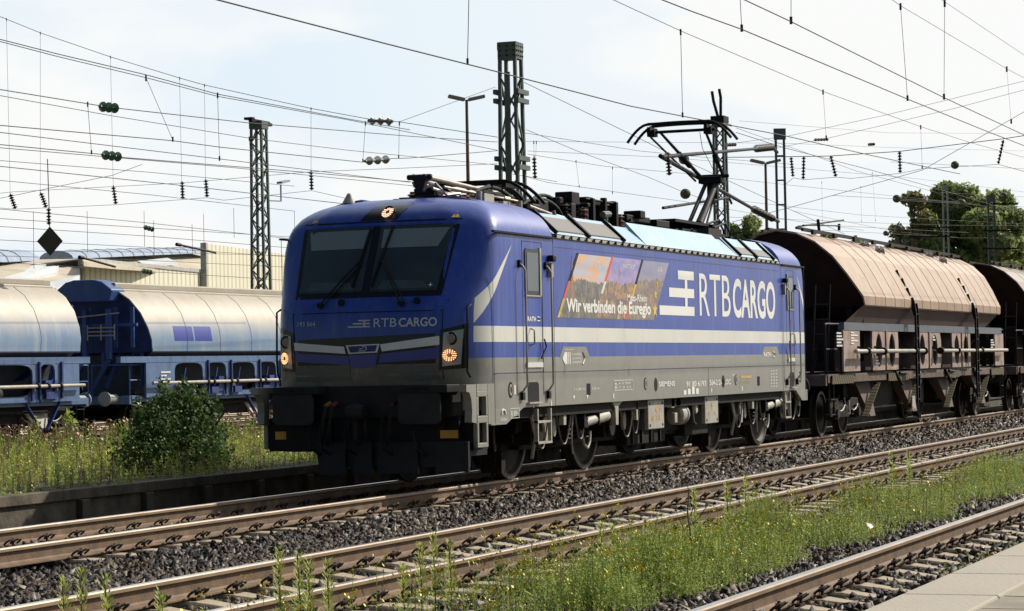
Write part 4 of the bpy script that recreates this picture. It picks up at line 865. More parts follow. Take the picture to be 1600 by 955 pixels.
e = MB(); e.tube((2.75, -.62, 3.74), (2.75, -.62, 3.93), .04, n=10); e.tube((4.0, -.72, 3.68), (4.0, -.72, 3.86), .045, n=10); e.box(3.0, 3.35, -.60, -.52, 3.78, 3.92); e.box(3.55, 3.8, -.66, -.58, 3.70, 3.84); e.build('damper_can', 'ggrey', pg, smooth=40)
# raised pantograph
pg = thing('pantograph', '', ''); del pg['label']; del pg['category']; pg.parent = loco
pg['label'] = 'raised rear pantograph reaching up to the contact wire'
H = 5.82; xb, kx, kz = 14.6, 15.80, 4.98
e = MB(); e.box(12.3, 14.9, -.50, -.42, 3.80, 3.86); e.box(12.3, 14.9, .42, .50, 3.80, 3.86); e.box(12.8, 12.9, -.5, .5, 3.8, 3.88); e.box(14.3, 14.7, -.45, .45, 3.86, 4.02); e.box(12.3, 14.3, -.38, .38, 3.98, 4.03); e.build('base_frame', 'black', pg)
e = MB(); e.tube((xb, -.1, 4.05), (kx-.12, -.1, kz-.15), .075, .055, n=10); e.tube((xb, .1, 4.05), (kx-.12, .1, kz-.15), .04, .04, n=8); e.build('lower_arm', 'dgrey', pg, smooth=50)
e = MB(); e.tube((xb+.7, 0, 4.0), (kx+.18, 0, kz-.3), .022, n=6); e.build('coupling_rod', 'black', pg)
e = MB(); e.box(kx-.16, kx+.12, -.22, .22, kz-.12, kz+.01); e.tube((kx+.02, -.32, kz+.02), (kx+.02, .32, kz+.02), .04, n=8); e.box(kx-.02, kx+.12, -.1, .1, kz-.4, kz-.1); e.build('knee_joint', 'black', pg, bevel=.02)
e = MB()
for s in (-1, 1): e.tube((kx, s*.22, kz+.02), (14.02, s*.42, H-.12), .036, .024, n=8)
e.tube((kx-.06, .30, kz-.06), (14.1, .62, H-.2), .02, n=6); e.path([(kx-.0, -.05, kz+.1), (14.9, -.1, 5.45), (14.1, -.30, H-.15)], .006, 4)
for f_ in (.35,): e.tube((kx+(14.02-kx)*f_, -.29, kz+(H-.14-kz)*f_), (kx+(14.02-kx)*(f_+.12), -.315, kz+(H-.14-kz)*(f_+.12)), .055, n=8)
e.tube((kx+(14.02-kx)*.28, .27, kz+(H-.14-kz)*.28), (kx+(14.02-kx)*.55, .33, kz+(H-.14-kz)*.55), .055, n=8)
e.build('upper_arm', 'black', pg, smooth=50)
e = MB()
for x in (13.80, 14.20):
    e.path([(x, y, H+.02*(1-(y/.7)**2)-.30*max(0, (abs(y)-.60)/.38)**1.7) for y in np.linspace(-.97, .97, 33)], .026, 7)
    e.beam((x, -.58, H+.022), (x, .58, H+.022), .04, .03)
e.tube((14.0, -.62, H-.12), (14.0, .66, H-.12), .028, n=8); 
for s in (-.5, .56): e.box(13.78, 14.22, s-.03, s+.03, H-.1, H-.04); e.box(13.9, 14.1, s-.07, s+.07, H-.2, H-.08)
e.build('collector_head', 'black', pg, smooth=50)
e = MB()
for x, y in ((12.5, -.46), (12.5, .46), (14.2, -.46), (14.2, .46)): insul(e, x, y, 3.58, 3.8, .07, 3)
e.build('foot_insulator', 'insul', pg, smooth=40)
# ================================================================= HOPPER WAGONS
def bogie_small(parent, x, near_detail=True):
    bg_ = bpy.data.objects.new('bogie', None); COL.objects.link(bg_); bg_.parent = parent; bg_.location = (x, 0, 0)
    w = MB()
    for dx in (-.9, .9):
        for s in (-1, 1):
            w.lathe([(r, (-h if s < 0 else h)) for r, h in [(.36, .02), (.40, .065), (.455, .065), (.46, -.03), (.485, -.05), (.485, -.07), (.40, -.07), (.34, -.02)]], (dx, s*.75, .455), 'y', 28)
            w.lathe([(.38, (-.02 if s < 0 else .02)), (.14, (-.08 if s < 0 else .08)), (0, (-.08 if s < 0 else .08))], (dx, s*.75, .455), 'y', 24)
        w.tube((dx, -.75, .455), (dx, .75, .455), .08, n=10)
    w.build('wheelset', 'wheel', bg_, smooth=30)
    t_ = MB()
    for dx in (-.9, .9):
        for s in (-1, 1): t_.lathe([(.455, (-.066 if s < 0 else .066)), (.41, (-.069 if s < 0 else .069)), (.41, (-.06 if s < 0 else .06)), (.456, (-.06 if s < 0 else .06))], (dx, s*.75, .455), 'y', 28, cap=False)
    t_.build('wheel_rim', 'rim', bg_, smooth=30)
    f = MB(); f.prism([(-1.25, .56), (-1.15, .74), (-.6, .76), (-.35, .60), (.35, .60), (.6, .76), (1.15, .74), (1.25, .56), (.65, .58), (.35, .36), (-.35, .36), (-.65, .58)], 'y', -1.08, -.98); f.mirror(); f.box(-.2, .2, -1, 1, .4, .7); f.build('bogie_frame', 'under', bg_, bevel=.012)
    f = MB()
    for dx in (-.9, .9):
        f.box(dx-.13, dx+.13, -1.14, -.95, .34, .60); f.tube((dx, -1.18, .455), (dx, -1.1, .455), .10, n=14)
        for q in (-.24, .24):
            for z in np.arange(.40, .62, .04): f.lathe([(.055, 0), (.065, .01), (.055, .02)], (dx+q, -1.04, z), 'z', 10)
    f.mirror(); f.build('axle_box', 'dgrey2', bg_)
    f = MB()
    for dx in (-.55, .55): f.path([(dx-.35+.7*k, -1.13, .62-.5*k*(1-k)) for k in np.linspace(0, 1, 8)], .016, 5)
    f.path([(-.2, -1.12, .75), (-.1, -1.16, .45), (.1, -1.16, .42), (.2, -1.12, .7)], .014, 5); f.build('brake_rigging', 'ggrey', bg_)
    return bg_
M['wheel'] = mat('wagon_wheel', (.02, .017, .014), .6, metal=.2, var=.3, dirt=(.06, .044, .032), dscale=5)
M['dgrey2'] = mat('running_gear', (.022, .019, .016), .7, var=.3, dirt=(.07, .055, .04), dscale=7)
M['brown'] = mat('wagon_roof_brown', (.44, .27, .205), .55, var=.08, vscale=.7, dirt=(.52, .38, .31), dscale=.9, damt=.5, stretch=(1, 1, .35))
def brownroof():
    m = bpy.data.materials.new('wagon_roof_brown_weathered'); m.use_nodes = True; t, b, c, (x, y, z) = xyz(m)
    n = noise(t, c, .7, 6, (1, 1, .35)); st = noise(t, c, 7, 5, (1, 1, .06), .6); rs = noise(t, c, 3.2, 8, (1, 1, .7), .7)
    col = mixm(t, rng01(n, .35, .7), (.335, .22, .155), (.43, .31, .225)); col = mixm(t, rng01(st, .50, .74)*.55, col, (.17, .095, .07)); col = mixm(t, rng01(rs, .60, .74)*.7, col, (.13, .06, .035))
    col = mixm(t, rng01(st, .40, .30)*.3, col, (.52, .42, .36)); t.links.new(col, b.inputs['Base Color']); b.inputs['Roughness'].default_value = .6; return m
M['brown'] = brownroof()
M['brownw'] = mat('wagon_wall_brown', (.10, .055, .04), .7, var=.25, vscale=1.5, dirt=(.07, .05, .04), dscale=2.5, damt=.7, stretch=(1, 1, .4))
M['brownp'] = mat('wagon_panel_brown', (.36, .265, .22), .65, var=.2, vscale=2, dirt=(.10, .06, .045), dscale=3, damt=.75)
M['brownf'] = mat('wagon_frame_brown', (.13, .085, .068), .7, var=.3, vscale=3, dirt=(.04, .028, .02), dscale=4, damt=.8)
M['hbeam'] = mat('hopper_beam_grey', (.10, .11, .14), .55, var=.15)
M['hdark'] = mat('wagon_end_dark', (.035, .018, .014), .8, var=.3, dirt=(.03, .02, .018), dscale=3)
M['broof'] = mat('wagon_roof_pale', (.47, .43, .35), .5, var=.08, vscale=.6, dirt=(.30, .36, .44), dscale=.7, damt=.55, stretch=(1, 1, .3))
def bluestain():
    m = bpy.data.materials.new('wagon_roof_faded_blue'); m.use_nodes = True; t, b, c, (x, y, z) = xyz(m)
    n = noise(t, c, .9, 6, (1, 1, .4)); n2 = noise(t, c, 5, 5, (1, 1, .05)); n3 = noise(t, c, 1.7, 6, (1, 1, 1), .6)
    top = mixm(t, rng01(n3, .35, .7), (.43, .39, .32), (.38, .315, .235)); low = mixm(t, rng01(n, .35, .7), (.13, .23, .42), (.25, .33, .43))
    h = rng01(z+(n-.5)*.5, 3.15, 2.55); col = mixm(t, h, top, low); col = mixm(t, rng01(n2, .56, .72)*.35, col, (.5, .5, .48))
    st = noise(t, c, 3, 8, (1, 1, .25), .7); col = mixm(t, rng01(st, .58, .75)*.5, col, (.20, .17, .14))
    patch_ = x.gt(1.6)*x.lt(3.7)*z.gt(2.46)*z.lt(2.86); gap = (x-2.7).ab().gt(.035)
    col = mixm(t, patch_*gap*M_BLUE, col, (.022, .045, .30))
    t.links.new(col, b.inputs['Base Color']); b.inputs['Roughness'].default_value = .5; return m
M_BLUE = 1.0; M['bluef'] = bluestain()
M_BLUE = 0.0; M['paleroof'] = bluestain()
M['bluew'] = mat('wagon_blue', (.03, .075, .24), .5, var=.3, vscale=1.5, dirt=(.10, .16, .27), dscale=2, damt=.5, stretch=(1, 1, .4))
M['bluerail'] = mat('railing_blue', (.06, .13, .36), .5)
M['blued'] = mat('wagon_blue_dark', (.022, .05, .20), .5, var=.4, dirt=(.006, .012, .05), dscale=2)
M['bluefr'] = mat('wagon_frame_blue', (.12, .20, .37), .5, var=.35, dirt=(.025, .05, .12), dscale=3, damt=.85, stretch=(1, 1, .3))
M['bluehop'] = mat('wagon_hopper_grey_blue', (.055, .065, .085), .6, var=.3, dirt=(.03, .03, .035), dscale=3)
M['brown2'] = mat('wagon_roof_grey_brown', (.26, .215, .17), .6, var=.12, dirt=(.14, .11, .09), dscale=1.5, damt=.6, stretch=(1, 1, .4)); M['haz'] = None
def hazard():
    m = bpy.data.materials.new('hazard_stripes'); m.use_nodes = True; t, b, c, (x, y, z) = xyz(m)
    f = ((x+z)*5.5).fr().gt(.5); t.links.new(mixm(t, f, (.015, .013, .01), (.13, .09, .02)), b.inputs['Base Color']); b.inputs['Roughness'].default_value = .7; return m
M['haz'] = hazard()

def hopper(name, label, cat, grp, loc, Lr0, Lr1, mats, prof, end_cut, style, sills=True, ladders=()):
    """local x runs along the track; body roof from Lr0 to Lr1; prof: half roof profile ridge->eave."""
    mroof, mwall, mpan, mhop, mend, mfr = mats
    t = thing(name, label, cat, loc, 0, grp)
    n = len(prof); full = [(-y, z) for y, z in prof[::-1]]+[(y, z) for y, z in prof[1:]]
    zr = prof[0][1]; ze = prof[-1][1]
    def cut(z): return end_cut*(zr-z)/(zr-ze)
    b = MB(); vs = []
    for side in (0, 1):
        for y, z in full: vs.append((Lr0+cut(z) if side == 0 else Lr1-cut(z)*.3, y, z))
    m_ = len(full); b.add(vs, [(i, i+1, m_+i+1, m_+i) for i in range(m_-1)])
    vs2 = [(x, y*.985, z-.03) for x, y, z in vs]; o = len(b.v); b.v += vs2; b.f += [(o+i, o+m_+i, o+m_+i+1, o+i+1) for i in range(m_-1)]; b.m += [0]*(m_-1)
    for k in (0, m_):
        for i in range(m_-1): b.f.append((k+i, o+k+i, o+k+i+1, k+i+1)); b.m.append(0)
    for i in (0, m_-1): b.f.append((i, m_+i, o+m_+i, o+i)); b.m.append(0)
    rf = b.build('roof', mroof, t, smooth=(14 if style == 'brown' else 30))
    # seams on the roof shell
    b = MB(); N = 17 if style == 'brown' else 7
    for i in range(1, N):
        x = Lr0+end_cut+(Lr1-Lr0-end_cut)*i/N
        for s in (-1, 1):
            for (y0, z0), (y1, z1) in zip(prof[1:-1], prof[2:]):
                b.beam((x, s*(y0+.001), z0+.002), (x, s*(y1+.001), z1+.002), .010 if style == 'brown' else .015, .006, up=(1, 0, 0))
    b.build('roof_seam', mat(name+'_seam', (.34, .21, .16) if style == 'brown' else (.44, .43, .39), .7), rf)
    # ridge strip
    b = MB()
    if style == 'brown':
        for s in (-1, 1):
            b.beam((Lr0+.5, s*.42, zr+.01), (Lr1-.3, s*.42, zr+.01), .05, .06); b.beam((Lr0+.5, s*.30, zr+.05), (Lr1-.3, s*.30, zr+.05), .05, .05)
            for i in range(9): b.box(Lr0+1+i*1.8, Lr0+1.25+i*1.8, s*.5-.03, s*.5+.03, zr-.07, zr+.02)
        b.build('ridge_rail', 'dgrey2', rf)
    else:
        for s in (-1, 1): b.beam((Lr0+.1, s*.78, zr-.13), (Lr1-.1, s*.78, zr-.13), .06, .10)
        b.box(Lr0+.05, Lr1-.05, -.72, .72, zr-.09, zr+.08); b.build('ridge_cover', mroof, rf, bevel=.04)
    # roof end walls
    for side in (0, 1):
        xo = Lr0+.10 if side == 0 else Lr1-.10; b = MB()
        pts = [((xo+cut(z)*(1 if side == 0 else -.3)), y*.97, z-.03) for y, z in full]
        n0 = len(pts); b.add(pts+[(p[0]+(.06 if side == 0 else -.06), p[1], p[2]) for p in pts], [tuple(range(n0)), tuple(range(n0, 2*n0))]+[(i, (i+1) % n0, n0+(i+1) % n0, n0+i) for i in range(n0)])
        b.build('end_wall', mend, t)
    xa = Lr0+end_cut; xb_ = Lr1-end_cut*.3
    # hopper sloping under the eaves
    ye = prof[-1][0]
    b = MB(); hy0, hz0, hy1, hz1 = ye-.03, ze+.02, ye-.27, (ze-.40 if style == 'brown' else ze-.17)
    for s in (-1, 1):
        b.add([(xa+.05, s*hy0, hz0), (xb_-.05, s*hy0, hz0), (xb_-1.0 if style == 'brown' else xb_-.2, s*hy1, hz1), (xa+(-.9 if style == 'brown' else .1), s*hy1, hz1)], [(0, 1, 2, 3)])
    b.build('hopper_side', mwall if style == 'brown' else mhop, t, fix=False)
    # end slopes of the hopper, dark
    for x0, x1, d in ((xa+.25, Lr0-.0, 1), (xb_-.25, Lr1, -1)):
        b = MB(); xin = x0+1.6*d
        b.add([(x0, -ye+.1, ze), (x0, ye-.1, ze), (xin, ye-.5, 1.5), (xin, -ye+.5, 1.5)], [(0, 1, 2, 3)])
        b.add([(x0, -ye+.1, ze), (x0, ye-.1, ze), (x0-.02*d, ye-.75, zr-.6), (x0-.02*d, -ye+.75, zr-.6)], [(0, 1, 2, 3)])
        b.build('end_slope', mend, t, fix=False)
        b = MB()
        for s in (-1, 1): b.beam((x0, s*1.1, ze), (x0+.1*d, s*1.1, 1.3), .1, .12); b.beam((x0-.9*d, s*.5, 1.25), (x0+.3*d, s*.5, 2.6), .07, .07)
        b.beam((x0-.02*d, 0, zr-.5), (x0-.1*d, 0, 1.6), .16, .1) ; b.tube((x0-.05*d, -.9, ze+.25), (x0-.05*d, .9, ze+.25), .03, n=6)
        b.build('end_frame', mend if style == 'brown' else 'bluew', t)
    # side band of pillars / panels with openings
    zb, zt = 1.30, hz1-.12
    yS = -(ye-.10)
    b = MB(); b.box(xa-1.5, xb_+.6, -abs(yS)-.01, -abs(yS)+.12, hz1-.13, hz1+.03); b.mirror(); b.build('longitudinal_beam', 'hbeam' if style == 'brown' else mpan, t)
    if style == 'brown':
        panels = [(xa-1.55, xa-.15, 0), (xa+.95, xa+3.45, 2), (xa+5.25, xa+8.05, 2), (xa+9.35, xa+11.65, 2), (xb_-.35, xb_+.9, 0)]
        for x0, x1, k in panels:
            for s in (-1, 1):
                b = MB(); Y0, Y1 = s*(abs(yS)), s*(abs(yS)-.04)
                if not k: b.box(x0, x1, Y0, Y1, zb, zt)
                else:
                    w = (x1-x0)/2
                    for j in range(2):
                        cx = x0+w*(j+.5); nn = 20
                        inner = []; outer = []
                        for q in range(nn):
                            a = 2*math.pi*q/nn; ca, sa = math.cos(a), math.sin(a)
                            inner.append((cx+.30*ca*(1-.25*abs(sa)**3), (zb+zt)/2+.36*sa))
                            f = 1/max(abs(ca)/(w/2), abs(sa)/((zt-zb)/2)); outer.append((cx+ca*f, (zb+zt)/2+sa*f))
                        b.ring(outer, inner, 'y', Y0, Y1)
                b.build('side_panel', mpan, t)
        b = MB()
        for x0, x1, k in panels:
            if k:
                xm = (x0+x1)/2
                for s in (-1, 1): b.box(xm-.035, xm+.035, s*(abs(yS)+.03), s*abs(yS), zb, zt)
        b.build('panel_rib', mpan, t)
        b = MB(); b.box(xa-.1, xb_-.2, -.85, .85, zb, hz1+.1); b.build('hopper_core', mend, t)
        b = MB()
        for x0, x1 in ((xa-1.2, xa+5.4), (xa+7.2, xb_+.5)): b.tube((x0, yS-.16, 1.70), (x1, yS-.16, 1.70), .045, n=10)
        rd = b.build('operating_rod', 'ggrey', t, smooth=50)
        b = MB()
        for x in (xa-.2, xa+1.3, xa+4.4, xa+5.4, xa+7.2, xa+9.2, xa+12.2): b.lathe([(.085, -.04), (.085, .04)], (x, yS-.16, 1.70), 'x', 10); b.beam((x, yS-.16, 1.7), (x-.18, yS, 1.80), .05, .03)
        b.build('rod_bracket', 'black', rd)
    else:
        wins = style  # list of (x0,x1) openings
        for s in (-1, 1):
            x = xa-.2
            for x0, x1 in wins+[(None, None)]:
                if x0 is None:
                    b = MB(); b.box(x, xb_+.1, s*abs(yS), s*(abs(yS)-.05), .98, hz1-.1); b.build('side_panel', mpan, t); break
                b = MB(); b.box(x, x0-.1, s*abs(yS), s*(abs(yS)-.05), .98, hz1-.1)
                zb_, zt_ = 1.12, 1.88; r = .22; ox0, ox1 = x0-.1, x1+.1
                inn = []; out_ = []; nn = 32; cx, cz = (x0+x1)/2, (zb_+zt_)/2; hw, hh = (x1-x0)/2, (zt_-zb_)/2; OW = (ox1-ox0)/2
                for q in range(nn):
                    a = 2*math.pi*q/nn; ca, sa = math.cos(a), math.sin(a); e = 1/((abs(ca)**5+abs(sa)**5)**.2)
                    inn.append((cx+hw*ca*e, cz+hh*sa*e)); f = 1/max(abs(ca), abs(sa)); out_.append((cx+OW*ca*f, (cz+sa*f*hh) if abs(sa) < abs(ca) else (hz1-.1 if sa > 0 else .98)))
                b.ring(out_, inn, 'y', s*abs(yS), s*(abs(yS)-.05)); b.build('side_panel', mpan, t); x = x1+.1
        b = MB(); b.prism([(-.95, hz1+.1), (.95, hz1+.1), (.7, 1.0), (-.7, 1.0)], 'x', xa+.3, xb_-.3); b.build('hopper_core', mhop, t)
        b = MB(); b.tube((xa-.1, yS-.14, 1.36), (xb_+.1, yS-.14, 1.36), .045, n=10); rd = b.build('operating_rod', 'ggrey', t, smooth=50)
        b = MB()
        for i_, (x0, x1) in enumerate(wins):
            b.beam((x0+.3, yS-.02, 1.1), (x0+.75, yS+.1, 1.75), .05, .05); b.beam((x1-.1, yS-.06, 1.0), (x1-.1, yS-.06, 1.5), .10, .05); b.box(x0+.1, x0+.5, yS-.1, yS, 1.05, 1.22); b.beam((x1+.25, yS-.04, 1.05), (x1+.25, yS-.04, 1.95), .06, .05)
            if i_ % 2: b.box(x1-.5, x1-.2, yS-.05, yS+.2, 1.1, 1.5)
        b.build('side_bracket', 'blued', t)
        b = MB(); b.box(xa+.5, xb_-.5, -1.1, -.9, .45, .9); b.path([(xa+.5, -1.25, .85), (xa+3, -1.25, .70), (xa+6, -1.25, .80), (xb_-1, -1.25, .72)], .03, 6); b.build('underfloor_gear', 'under', t)
        b = MB()
        for x0, x1 in wins:
            for xx in ((x0+x1)/2-.3,): b.lathe([(.13, -.25), (.15, -.22), (.15, .22), (.13, .25)], (xx+.4, -1.02, 1.20), 'x', 16)
        b.build('valve_drum', 'dgrey2', t, smooth=40)
        b = MB()
        for x0, x1 in wins:
            for xx in (x0+.1, x1): b.lathe([(.08, -.03), (.08, .03)], (xx, yS-.14, 1.36), 'x', 10); b.beam((xx, yS-.14, 1.36), (xx+.1, yS-.02, 1.42), .04, .03)
        b.build('rod_bracket', 'black', rd)
    # frame, chutes, platforms, railings, buffers
    fz0, fz1 = (1.08, 1.25) if style == 'brown' else (.88, 1.05)
    e0, e1 = Lr0-1.5 if style == 'brown' else Lr0-.5, Lr1+1.2 if style == 'brown' else Lr1+.9
    b = MB(); b.box(e0+.3, e1-.3, -1.32, -1.20, fz0, fz1); b.mirror(); b.box(e0+.2, e0+.32, -1.3, 1.3, fz0-.05, fz1); b.box(e1-.32, e1-.2, -1.3, 1.3, fz0-.05, fz1); b.build('side_frame', mfr, t, bevel=.01)
    b = MB(); b.box(e0+.35, e1-.35, -1.15, 1.15, fz1-.03, fz1+.01); b.build('deck', 'dgrey2', t)
    nC = 4 if style == 'brown' else 3
    for i in range(nC):
        cx = xa+1.4+(xb_-xa-2.8)*i/(nC-1)
        b = MB(); b.add([(cx-.75, -1.0, fz1), (cx+.75, -1.0, fz1), (cx+.35, -1.25, .34), (cx-.1, -1.25, .34), (cx-.75, -.7, fz1), (cx+.75, -.7, fz1), (cx+.35, -1.15, .34), (cx-.1, -1.15, .34)], [(0, 1, 2, 3), (4, 7, 6, 5), (0, 3, 7, 4), (1, 5, 6, 2), (3, 2, 6, 7)]); b.mirror(); b.build('discharge_chute', 'brownw' if style == 'brown' else 'ggrey', t)
        if style == 'brown':
            b = MB(); b.beam((cx+.5, -1.27, fz0-.05), (cx-.8, -1.30, .35), .03, .13, up=(0, 1, 0)); b.build('chute_lever', 'haz', t)
        else:
            b = MB(); b.beam((cx-.85, -1.32, fz1), (cx-.05, -1.32, .3), .03, .10, up=(0, 1, 0)); b.beam((cx+.85, -1.32, fz1), (cx+.2, -1.32, .3), .03, .10, up=(0, 1, 0)); b.build('chute_support', 'blued', t)
    if style == 'brown':
        b = MB()
        for x0, x1 in ((e0+.5, e0+2.3), (xa+2.6, xa+4.6), (xa+8.8, xa+10.4), (e1-2.3, e1-.5)): b.box(x0, x1, -1.36, -1.33, fz0-.02, fz1-.02)
        b.build('hazard_strip', 'haz', t)
        b = MB(); b.box(xa+2.6, xa+8.3, -.9, .9, .5, fz0); b.box(xa+.4, xa+2, -.9, .9, .6, fz0); b.box(xa+9.6, xa+11.8, -.9, .9, .55, fz0); b.build('underfloor_gear', 'under', t)
        b = MB(); b.prism([(xa+4.9, .42), (xa+5.3, .40), (xa+5.2, .70), (xa+4.95, .68)], 'y', -1.36, -1.33); b.build('hand_wheel_plate', 'ggrey', t)
        b = MB()
        for x in (xa+3.3, xa+8.7, xa+12.2): b.beam((x, -1.34, fz1), (x+.5, -1.38, fz0-.12), .08, .04); b.tube((x+.3, -1.38, fz1-.02), (x+.9, -1.38, fz1-.05), .03, n=6)
        b.build('lever_arm', 'black', t)
    bogie_small(t, e0+2.6 if style == 'brown' else e0+2.1); bogie_small(t, e1-2.6 if style == 'brown' else e1-2.1)
    for x0, d in ((e0+.2, -1), (e1-.2, 1)):
        for s in (-1, 1):
            b = MB(); b.tube((x0, s*.875, 1.03 if style == 'brown' else .98), (x0+.45*d, s*.875, 1.03 if style == 'brown' else .98), .12, n=14); b.lathe([(q*(.23 if style == 'brown' else .19), h_*d) for q, h_ in ((1, 0), (1, .03), (.7, .05))], (x0+.5*d, s*.875, 1.03 if style == 'brown' else .98), 'x', 20); b.build('buffer', 'dgrey2' if style == 'brown' else 'mastl', t, smooth=40)
            b = MB(); xx = x0-.25*d
            for q in (0, .35):
                b.tube((xx-q*d, s*1.30, .45), (xx-q*d, s*1.30, fz1), .018, n=6)
            for z in (.45, .75): b.box(min(xx, xx-.35*d), max(xx, xx-.35*d), s*1.22, s*1.34, z, z+.02)
            b.build('step', 'dgrey2', t)
            b = MB(); h = 2.25 if style == 'brown' else 1.85; zz = fz1
            b.path([(x0-.02*d, s*1.3, zz), (x0-.02*d, s*1.3, h-.04), (x0-.06*d, s*1.3, h), (x0-1.2*d, s*1.3, h), (x0-1.25*d, s*1.3, h-.05), (x0-1.3*d, s*1.3, zz)], .022, 6); b.tube((x0-.02*d, s*1.3, (zz+h)/2), (x0-1.25*d, s*1.3, (zz+h)/2), .014, n=5); b.build('railing', 'black' if style == 'brown' else 'bluerail', t, smooth=60)
        b = MB(); b.path([(x0, -1.3, h), (x0, -.2, h)], .02, 6); b.path([(x0, -.2, h), (x0, -.2, zz)], .02, 6)
        b.path([(x0-.9*d, -1.1, zz), (x0-1.1*d, -1.15, zz+1.8)], .022, 6); b.path([(x0-.9*d, -.8, zz), (x0-1.1*d, -.85, zz+1.8)], .022, 6)
        for q in range(5): b.tube((x0-(.93+.035*q)*d, -1.1, zz+.3*q+.2), (x0-(.93+.035*q)*d, -.8, zz+.3*q+.2), .012, n=5)
        b.build('end_ladder', 'black' if style == 'brown' else 'bluerail', t)
    for lx in ladders:
        b = MB(); pr = [(y+.07, z) for y, z in prof[2:]]
        pts = [(lx, 0, 0), (lx, 0, 0), (lx, -(ye+.07), ze+.10), (lx, -(ye+.10), ze-.1), (lx, -(ye+.10), .55)]
        for q in (0, .26):
            for p, r_ in zip(pts[2:], pts[3:]): b.beam((p[0]+q, p[1], p[2]), (r_[0]+q, r_[1], r_[2]), .045, .045, up=(1, 0, 0))
        z = .62
        while z < ze: b.box(lx, lx+.26, -(ye+.12), -(ye+.08), z, z+.025); z += .27
        b.build('side_ladder', 'black', t)
        b = MB()
        for k, f_ in enumerate(np.linspace(.48, .98, 6)):
            i0 = min(int(f_*(len(prof)-2))+1, len(prof)-2); fr = f_*(len(prof)-2)+1-i0
            y = prof[i0][0]+(prof[i0+1][0]-prof[i0][0])*fr; z = prof[i0][1]+(prof[i0+1][1]-prof[i0][1])*fr
            b.beam((lx+.1, -y-.02, z), (lx+.13, -y-.07, z-.19), .07, .06)
        b.build('roof_step', 'black', rf)
        b = MB()
        for q, f_ in ((-.5, .12), (.0, .42)):
            i0 = 1; y = prof[i0][0]+(prof[i0+1][0]-prof[i0][0])*f_*2.2; z = prof[i0][1]+(prof[i0+1][1]-prof[i0][1])*f_*2.2
            for w in (0, .45): b.add([(lx+q+w-.16, -y-.03, z), (lx+q+w+.1, -y-.08, z+.05), (lx+q+w+.1, -y-.10, z-.1), (lx+q+w-.02, -y-.02, z+.12)], [(0, 1, 2), (0, 3, 1), (1, 3, 2), (0, 2, 3)])
            b.beam((lx+q, -y-.05, z), (lx+q+.45, -y-.05, z), .04, .04)
        b.build('roof_hook', 'black', rf)
    return t
BP = [(0, 4.20), (.40, 4.13), (.75, 3.95), (1.05, 3.66), (1.28, 3.28), (1.50, 2.84), (1.50, 2.66)]
bm_ = ('brown', 'brownw', 'brownp', 'brownw', 'hdark', 'brownf')
w1 = hopper('brown_hopper_wagon', 'faded brown hopper wagon coupled directly behind the locomotive', 'wagon', 'brown hopper wagons of the train', (0, 0, 0), 20.2, 37.3, bm_, BP, 1.35, 'brown', ladders=(25.9, 32.9))
w2 = hopper('brown_hopper_wagon', 'second brown hopper wagon cut off by the right edge of the photo', 'wagon', 'brown hopper wagons of the train', (0, 0, 0), 41.6, 58.5, ('brown2',)+bm_[1:], BP, 1.35, 'brown', ladders=(47.2,))
b = MB(); 
for r_ in range(5): b.box(20.6+.0, 20.75+.35*(r_ % 2)+.1, -1.412, -1.40, 1.85+r_*.055, 1.875+r_*.055)
b.build('data_lettering', 'decal', w1)
QP = [(0, 3.92), (.45, 3.90), (.80, 3.78), (1.12, 3.55), (1.38, 3.20), (1.53, 2.80), (1.58, 2.50), (1.56, 2.32), (1.56, 2.20)]
gm = ('bluef', 'bluew', 'bluefr', 'bluehop', 'blued', 'bluefr')
YB = 20.5
w3 = hopper('blue_hopper_wagon', 'blue hopper wagon with a bright blue patch on its faded roof, partly behind the locomotive', 'wagon', 'blue hopper wagons on the yard track', (27.6, YB, -.1), 0, 13.4, gm, QP, .5, [(1.8, 3.35), (3.58, 4.68), (4.92, 6.4), (6.62, 7.72), (7.95, 9.45), (9.68, 10.8), (11.05, 12.4)])
w4 = hopper('blue_hopper_wagon', 'blue hopper wagon with cream weathered roof at the left edge of the photo', 'wagon', 'blue hopper wagons on the yard track', (11.2, YB, -.1), 0, 13.4, ('paleroof',)+gm[1:], QP, .3, [(.8, 2.4), (2.65, 4.2), (4.45, 6.0), (6.25, 8.7), (9.0, 11.3), (11.65, 12.3)])
for x_, z_, w_, rows in ((19.4, 2.05, .5, 5), (22.7, 1.55, .35, 3), (28.6, 2.0, .3, 2), (35.9, 1.95, .45, 4), (26.9, 1.2, .5, 1)):
    b = MB()
    for r_ in range(rows):
        xq = x_
        while xq < x_+w_*(.6+.4*((r_*7) % 3)/2): wq = .03+.05*random.random(); b.box(xq, xq+wq, -1.418, -1.40, z_-r_*.062, z_-r_*.062+.035); xq += wq+.02
    b.build('data_lettering', 'decal', w1)
b = MB()
for r_ in range(4): b.box(1.05, 1.05+.3+.2*(r_ % 2), -1.475, -1.465, 1.35+r_*.09, 1.39+r_*.09)
b.build('data_lettering', 'decal', w3)
b = MB(); 
for r_ in range(4): b.add([(.44, -.55-.5, 3.30-r_*.05), (.44, -.55+.1, 3.30-r_*.05), (.44, -.55+.1, 3.27-r_*.05), (.44, -.55-.5, 3.27-r_*.05)], [(0, 1, 2, 3)])
